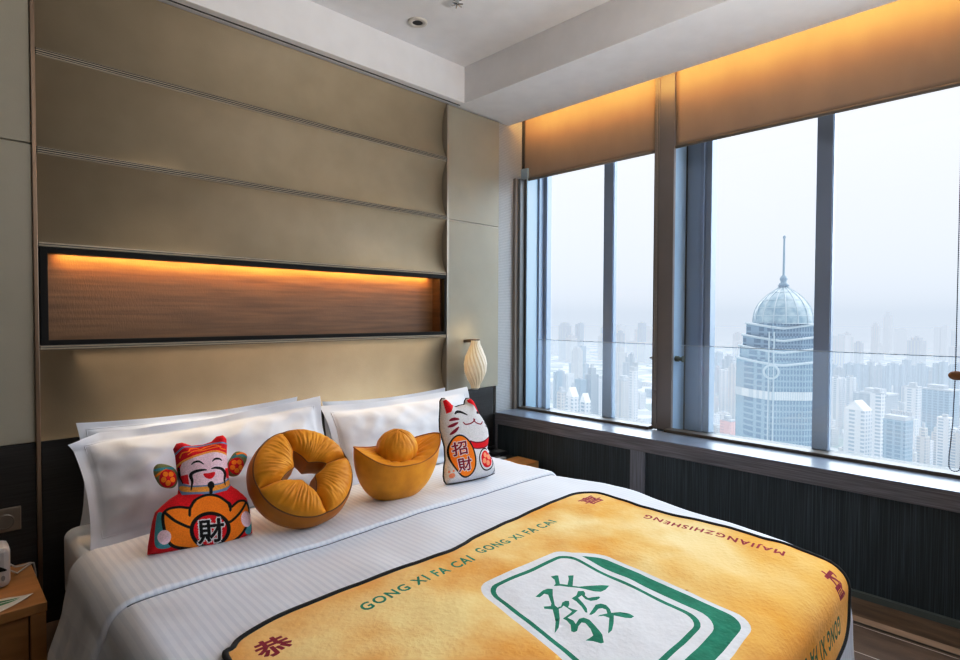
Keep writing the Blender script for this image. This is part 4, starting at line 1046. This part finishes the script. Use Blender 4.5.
# --- glass-domed tower
def dtower():
    c = at(783, 316, 330); c.z = 0
    SY = Vector((c.x, c.y, 0)).normalized(); SX = Vector((SY.y, -SY.x, 0))
    k = 330 / F                                   # metres per pixel at the tower
    zof = lambda py: EYE.z + (316 - py) * k
    t = thing('domed_tower', (c.x, c.y, ZG), 'blue glass skyscraper with a domed crown and spire, tallest beyond the right window', 'skyscraper')
    W = 83 * k / 2; cx = c
    P = lambda u, v, z: Vector((0, 0, z)) + cx + SX * u + SY * v
    glass = facade('tower_glass', (.24, .33, .41), (.08, .14, .21), 3.4, 2.2, .7, .6, .7)
    white = mat('tower_white', (.46, .54, .60), .6)
    def plan(w, ch): return [(-w, -w * .15), (-w * .62, -w * .62), (-.27 * w, -w * .9), (-.17 * w, -w * .9), (w * .45, -w * .62), (w, -w * .15), (w, w), (-w, w)]
    def shaft(w, z0, z1, nm, m_):
        return MB().prism([P(a, b, z0) for a, b in plan(w, .52)], (0, 0, z1 - z0)).build(nm, m_, t)
    shaft(W, ZG, zof(357), 'shaft', glass)
    for k0, (w, y0, y1) in enumerate(((W * .93, 357, 345), (W * .86, 345, 334), (W * .79, 334, 322))):
        tier = shaft(w, zof(y0), zof(y1), 'tier', glass)
        b_ = MB()
        pl = plan(w * 1.02, .52)[:6]
        for (a0, b0), (a1, b1) in zip(pl, pl[1:]):
            pts = [P(a0 + (a1 - a0) * q / 6, b0 + (b1 - b0) * q / 6, zof(y1) - (1 - abs((a0 + (a1 - a0) * q / 6) / w)) * 3.0) for q in range(7)]
            b_.tube(pts, .75, 6)
        b_.build('cornice', white, tier)
    mb_ = MB(); pl = plan(W * 1.01, .52)[:6]
    for (a0, b0), (a1, b1) in zip(pl, pl[1:]):
        mb_.tube([P(a0 + (a1 - a0) * q / 6, b0 + (b1 - b0) * q / 6, zof(357) - (1 - abs((a0 + (a1 - a0) * q / 6) / W)) * 3.0) for q in range(7)], .75, 6)
    mb_.build('cornice', white, t)
    mb_ = MB()
    for (a0, b0), (a1, b1) in zip(pl, pl[1:]): mb_.poly([P(a0 * 1.005, b0 * 1.005, zof(395)), P(a1 * 1.005, b1 * 1.005, zof(395)), P(a1 * 1.005, b1 * 1.005, zof(387)), P(a0 * 1.005, b0 * 1.005, zof(387))])
    mb_.build('pale_band', facade('tower_band', (.62, .66, .68), (.42, .5, .56), 99, 1.6, 1, .5), t)
    mb_ = MB()
    for u in (-.27, -.17): 
        mb_.tube([P(u * W * 1.01, (-.92) * W, zof(500)), P(u * W * 1.01, (-.92) * W, zof(330))], .35, 6)
    mb_.build('fin', white, t)
    e = MB().tube([P(-.22 * W + 6.2 * k * math.cos(a), -W * .93, zof(368) + 6.2 * k * math.sin(a)) for a in [2 * PI * q / 40 for q in range(40)]], .62, 8, closed=True).build('ring_emblem', white, t, smooth=True)
    MB().poly([P(-.22 * W + 5.6 * k * math.cos(a), -W * .925, zof(368) + 5.6 * k * math.sin(a)) for a in [2 * PI * q / 30 for q in range(30)]]).build('ring_glass', glass, e)
    # dome
    RD = 27 * k; zb, zt = zof(322), zof(284)
    dome_g = mat('dome_glass', (.22, .32, .40), .35, (.42, .52, .58), .25, (1, 1, 1))
    dv = lambda v: (RD * max(.06, 1 - v ** 2.5), zb + (zt - zb) * v)
    dc = P(0, 0, 0); dc.z = 0
    MB().grid(lambda u, v: Vector((dc.x + dv(v)[0] * math.cos(2 * PI * u), dc.y + dv(v)[0] * math.sin(2 * PI * u), dv(v)[1])), 48, 16, cu=True).build('dome', dome_g, t, smooth=True)
    for q in range(16):
        a = 2 * PI * q / 16
        MB().tube([(dc.x + (dv(v / 12)[0] + .1) * math.cos(a), dc.y + (dv(v / 12)[0] + .1) * math.sin(a), dv(v / 12)[1]) for v in range(13)], .33, 5).build('dome_rib', white, t)
    for q in (.0, .2, .4, .6, .8):
        MB().tube([(dc.x + dv(q)[0] * math.cos(a), dc.y + dv(q)[0] * math.sin(a), dv(q)[1]) for a in [2 * PI * w / 40 for w in range(40)]], .28, 5, closed=True).build('dome_hoop', white, t)
    MB().lathe([(0, zof(287)), (3.2, zof(285)), (2.2, zof(282)), (1.6, zof(281)), (2.2, zof(278)), (1.6, zof(275.5)), (.75, zof(274)), (.5, zof(238)), (.9, zof(236.5)), (.6, zof(235)), (0, zof(234))], dc, 14).build('spire', mat('spire', (.24, .32, .40), .5), t, smooth=True)
dtower()
# --- named blocks beyond the right window
def block(px0, px1, py, D, m_, label, depth=None, roof='flat', cat='building', name='apartment_tower', group=None, z0=ZG):
    k = D / F; c = at((px0 + px1) / 2, 316, D); w = (px1 - px0) * k / 1.25; d = depth or w * .7
    z1 = EYE.z + (316 - py) * k
    t = thing(name, (c.x, c.y, z0), label, cat, group)
    mb = MB(); city_box(mb, c, w, d, z0, z1); mb.build('walls', m_, t); TAKEN.append((c.dot(AX), c.dot(AY), w))
    rb = MB()
    if roof == 'crown':
        n = 9
        for q in range(n):
            rb.prism([c + AX * (w * (-.5 + (q + a) / n)) + AY * (-d * .5 + b * 1.5) + Vector((0, 0, z1 - c.z)) for a, b in ((.2, 0), (.8, 0), (.8, 1), (.2, 1))], (0, 0, 8 * k))
        city_box(rb, c, w * .94, d * .94, z1, z1 + 4 * k)
    elif roof == 'gable':
        p = [c + AX * (sx * w / 2) + AY * (-d / 2) + Vector((0, 0, z1 - c.z)) for sx in (-1, 1)] + [c - AY * (d / 2) + Vector((0, 0, z1 + 9 * k - c.z))]
        rb.prism(p, AY * d)
    else:
        city_box(rb, c, w * .5, d * .5, z1, z1 + 5 * k); city_box(rb, c - AX * w * .1, w * .9, d * .9, z1, z1 + 1.5 * k)
    rb.build('roof', roof_m if roof != 'gable' else mat('roof_white', (.8, .8, .8), .7), t)
    return t
block(848, 872, 408, 520, fa_white, 'white slab tower with pointed roof right of the dark window bar', roof='gable')
block(873, 886, 392, 560, fa_white, 'slender white tower with rows of windows, between two lower slabs')
block(888, 913, 418, 500, fa_blue, 'pale blue-fronted tower with a comb-like roof crown, right of the slender white one', roof='crown')
block(908, 922, 386, 760, fa_white, 'white-edged tall block standing behind the comb-roofed tower')
block(922, 957, 388, 780, fa_blue, 'wide bluish apartment block near the right picture edge')
block(722, 737, 420, 640, fa_pink, 'small salmon pink block just left of the domed tower')
block(566, 580, 396, 560, fa_white, 'bright white stepped building low in the left window', roof='gable')
block(580, 592, 402, 560, fa_white, 'bright white low building right beside the stepped one in the left window', roof='gable')
block(557, 567, 392, 600, fa_cream, 'slim off-white tower left of the bright white buildings')
block(630, 639, 370, 760, fa_white, 'tall slim white tower with stepped top, in the second pane from the left', roof='crown')
block(617, 629, 380, 840, fa_cream, 'pale tower directly left of the tall slim white one')
block(858, 896, 392, 980, fa_grey, 'long grey slab behind the slender white tower')
block(884, 892, 315, 3400, fa_cream, 'tall faint tower alone on the horizon, right window', z0=ZG)
# --- rows of anonymous blocks (one mesh per kind, copied)
def proto_mesh(nm, m_, var):
    mb = MB(); X, Y = AX, AY
    def bx(w, d, z0, z1, ox=0, oy=0, mi=0): city_box(mb, Vector((0, 0, 0)) + AX * ox + AY * oy, w, d, z0, z1, mi)
    if var == 0: bx(1, .7, 0, 1); bx(.4, .3, 1, 1.035, 0, 0, 1)
    elif var == 1: bx(.45, .7, 0, 1, -.27, 0); bx(.45, .7, 0, .97, .27, .05); bx(.2, .4, 0, .94); bx(.2, .2, 1, 1.03, -.27, 0, 1)
    elif var == 2: bx(1, .5, 0, .94); bx(.6, .45, .94, 1); bx(.25, .3, 1, 1.03, 0, 0, 1)
    elif var == 3: bx(.8, .8, 0, .9); bx(.5, .5, .9, 1); bx(.2, .2, 1, 1.06, 0, 0, 1)
    o = mb.build(nm, [m_, roof_m], center=(0, 0, 0)); me = o.data; bpy.data.objects.remove(o); return me
protos = [proto_mesh('p%d' % i, m_, i % 4) for i, m_ in enumerate((fa_white, fa_blue, fa_cream, fa_grey, fa_blue, fa_white, fa_grey, fa_cream))]
def free(c, w):
    a, b = c.dot(AX), c.dot(AY)
    if any(abs(a - p) < (w + q) * .51 + .5 and abs(b - r) < (w + q) * .43 + .5 for p, r, q in TAKEN): return False
    TAKEN.append((a, b, w)); return True
def place(px, py, D, w_px, me, name, label, cat, group):
    k = D / F; c = at(px, 316, D); z1 = EYE.z + (316 - py) * k; w = w_px * k
    for step in range(14):
        if free(c, w): break
        D *= 1.035 if step % 2 == 0 else 1.05; k2 = D / F; c = at(px, 316, D); z1 = EYE.z + (316 - py) * k2 if name != 'low_block' else z1
    else: return
    if z1 < ZG + 6: z1 = ZG + 6
    o = bpy.data.objects.new(name, me); COL.objects.link(o); o.location = (c.x, c.y, ZG); o.scale = (w, w, z1 - ZG)
    o['label'] = label; o['category'] = cat; o['group'] = group
rnd = random.Random(21)
RIGHT, LEFT = 'distant towers beyond the right window', 'distant towers beyond the left window'
def side(px): return (LEFT, 'hazy apartment tower among the distant towers beyond the left window') if px < 662 else (RIGHT, 'hazy bluish apartment tower among the distant towers beyond the right window')
px = 834.0
while px < 962:                                   # long row of slender towers
    w = rnd.uniform(6, 10); g_, l_ = side(px)
    place(px, rnd.uniform(356, 366), rnd.uniform(1350, 1500), w, protos[rnd.choice((1, 1, 3, 4, 6, 4))], 'apartment_tower', 'slender blue-grey tower in the long row beyond the dark window bar', 'building', 'long row of slender towers'); px += w * .95
for i in range(10): place(832 + i * 2.6 + rnd.uniform(-1, 1), rnd.uniform(374, 384), rnd.uniform(1000, 1150), rnd.uniform(6, 9), protos[rnd.choice((0, 1, 3))], 'apartment_tower', 'mid-height hazy tower just right of the dark window bar', 'building', 'towers by the window bar')
for i in range(46):                               # far skyline
    px = rnd.uniform(540, 965); g_, l_ = side(px)
    place(px, rnd.uniform(322, 344), rnd.uniform(2200, 3200), rnd.uniform(6, 16), protos[rnd.randrange(8)], 'distant_tower', l_.replace('hazy', 'faint, barely visible') if False else ('faint block on the hazy skyline beyond the left window' if px < 662 else 'faint block on the hazy skyline beyond the right window'), 'building', 'faint skyline, ' + ('left window' if px < 662 else 'right window'))
for i in range(40):                               # middle distance, left window and beside the domed tower
    px = rnd.choice((rnd.uniform(545, 655), rnd.uniform(545, 655), rnd.uniform(705, 740))); g_, l_ = side(px)
    place(px, rnd.uniform(345, 392), rnd.uniform(1000, 1900), rnd.uniform(6, 13), protos[rnd.randrange(8)], 'apartment_tower', l_, 'building', g_)
lowL = 'small pale low-rise block in the streets '
for i in range(150):
    px = rnd.choice((rnd.uniform(543, 655), rnd.uniform(700, 740), rnd.uniform(830, 970), rnd.uniform(830, 970))); D = rnd.uniform(690, 1500)
    zt = ZG + rnd.uniform(14, 46); py = 316 - (zt - EYE.z) * F / D
    side_ = 'beyond the left window' if px < 662 else ('left of the domed tower' if px < 760 else 'beyond the right window')
    place(px, py, D, rnd.uniform(9, 26) * F / D, protos[rnd.choice((0, 2, 5, 7, 3))], 'low_block', lowL + side_, 'building', 'low blocks ' + side_)
for i in range(26):
    px = rnd.uniform(905, 966); D = rnd.uniform(560, 760)
    place(px, rnd.uniform(412, 462), D, rnd.uniform(7, 12), protos[rnd.choice((0, 2, 5, 7))], 'apartment_block', 'pale mid-rise apartment block in the cluster by the right picture edge', 'building', 'cluster by the right edge')

# haze over the city: a real volume, clear near the window and dense with distance
hm = bpy.data.materials.new('city_haze'); hm.use_nodes = True; nt = hm.node_tree; nt.nodes.clear()
SIG = .00052
o_ = nd(nt, 'ShaderNodeOutputMaterial'); va = nd(nt, 'ShaderNodeVolumeAbsorption'); va.inputs['Color'].default_value = (0, 0, 0, 1); va.inputs['Density'].default_value = SIG
em = nd(nt, 'ShaderNodeEmission'); em.inputs[0].default_value = (.71, .805, .94, 1); em.inputs[1].default_value = SIG * 1.0
ad = nd(nt, 'ShaderNodeAddShader'); nt.links.new(va.outputs[0], ad.inputs[0]); nt.links.new(em.outputs[0], ad.inputs[1]); nt.links.new(ad.outputs[0], o_.inputs['Volume'])
hz = MB().box(40, 9000, -5000, 9000, ZG - 5, 58).build('haze', hm, center=(40, 0, ZG)); tag(hz, 'pale blue haze hanging over the city', 'haze', kind='stuff')

# ================================================================== WORLD AND LIGHTS
w = bpy.data.worlds.new('sky'); SC.world = w; w.use_nodes = True; nt = w.node_tree
bg = nt.nodes['Background']; tc = nd(nt, 'ShaderNodeTexCoord'); sp_ = nd(nt, 'ShaderNodeSeparateXYZ'); nt.links.new(tc.outputs['Generated'], sp_.inputs[0])
rp = nd(nt, 'ShaderNodeValToRGB'); rp.color_ramp.elements[0].position = 0.0; rp.color_ramp.elements[0].color = (.80, .87, .97, 1)
rp.color_ramp.elements[1].position = .35; rp.color_ramp.elements[1].color = (.93, .94, .985, 1)
nt.links.new(sp_.outputs[2], rp.inputs[0]); nt.links.new(rp.outputs[0], bg.inputs[0]); bg.inputs[1].default_value = 1.15

def light(kind, name, loc, energy, color, aim=None, **kw):
    l = bpy.data.lights.new(name, kind); l.energy = energy; l.color = color
    for k, v in kw.items(): setattr(l, k, v)
    o = bpy.data.objects.new(name, l); COL.objects.link(o); o.location = loc
    if aim is not None:
        d = Vector(aim) - Vector(loc); o.rotation_euler = d.to_track_quat('-Z', 'Y').to_euler()
    return o
light('SUN', 'overcast_daylight', (30, 0, 30), 10.5, (.78, .89, 1.0), (0, 3.5, 12), angle=math.radians(110))
light('AREA', 'room_fill', (1.5, -.9, 2.95), 18, (.95, .96, 1.0), (.4, .6, 0), shape='RECTANGLE', size=1.6, size_y=1.6)  # added fill lamp out of view, brightens the room
light('AREA', 'ceiling_fill', (1.9, -1.1, 1.5), 36, (1, .95, .91), (1.6, .3, 3.0), shape='DISK', size=.4, spread=math.radians(105))  # added unseen lamp aimed upwards to brighten the ceiling
for x, e in ((.75, 8), (2.06, 7)):
    light('SPOT', 'downlight_lamp', (x, 2.609, 2.985), e * 4, (1, .84, .66), (x, 2.66, 0), spot_size=math.radians(44), spot_blend=1, shadow_soft_size=.035)
light('AREA', 'reading_strip', (1.45, 2.926, 1.146), 2.6, (1, .80, .62), (1.45, 2.86, .6), shape='RECTANGLE', size=2.0, size_y=.02, spread=math.radians(110))
light('AREA', 'niche_led', (1.45, 3.010, 1.562), 5.5, (1, .56, .16), (1.45, 3.03, 1.2), shape='RECTANGLE', size=2.08, size_y=.012)
light('AREA', 'cove_led', (3.245, .7, 2.80), 18, (1, .57, .18), (3.45, .7, 2.80), shape='RECTANGLE', size=4.4, size_y=.03)
for o in SC.objects:
    if o.type == 'LIGHT' and o.name == 'cove_led':
        o.rotation_euler = Matrix((Vector((0, 1, 0)), Vector((.45, 0, .9)).normalized(), Vector((0, 1, 0)).cross(Vector((.45, 0, .9)).normalized()))).transposed().to_euler()
light('POINT', 'sconce_bulb', (2.742, 2.818, 1.19), .25, (1, .7, .35), shadow_soft_size=.03)

SC.view_settings.view_transform = 'Standard'
SC.view_settings.look = 'None'
SC.view_settings.exposure = 0.0
SC.view_settings.use_curve_mapping = True          # the photograph's contrasty grade
cm = SC.view_settings.curve_mapping; cv = cm.curves[3]
for p_ in ((.22, .185), (.62, .655)): cv.points.new(*p_)
cm.update()
SC.cycles.max_bounces = 8
SC.cycles.transparent_max_bounces = 16
SC.cycles.sample_clamp_indirect = 4
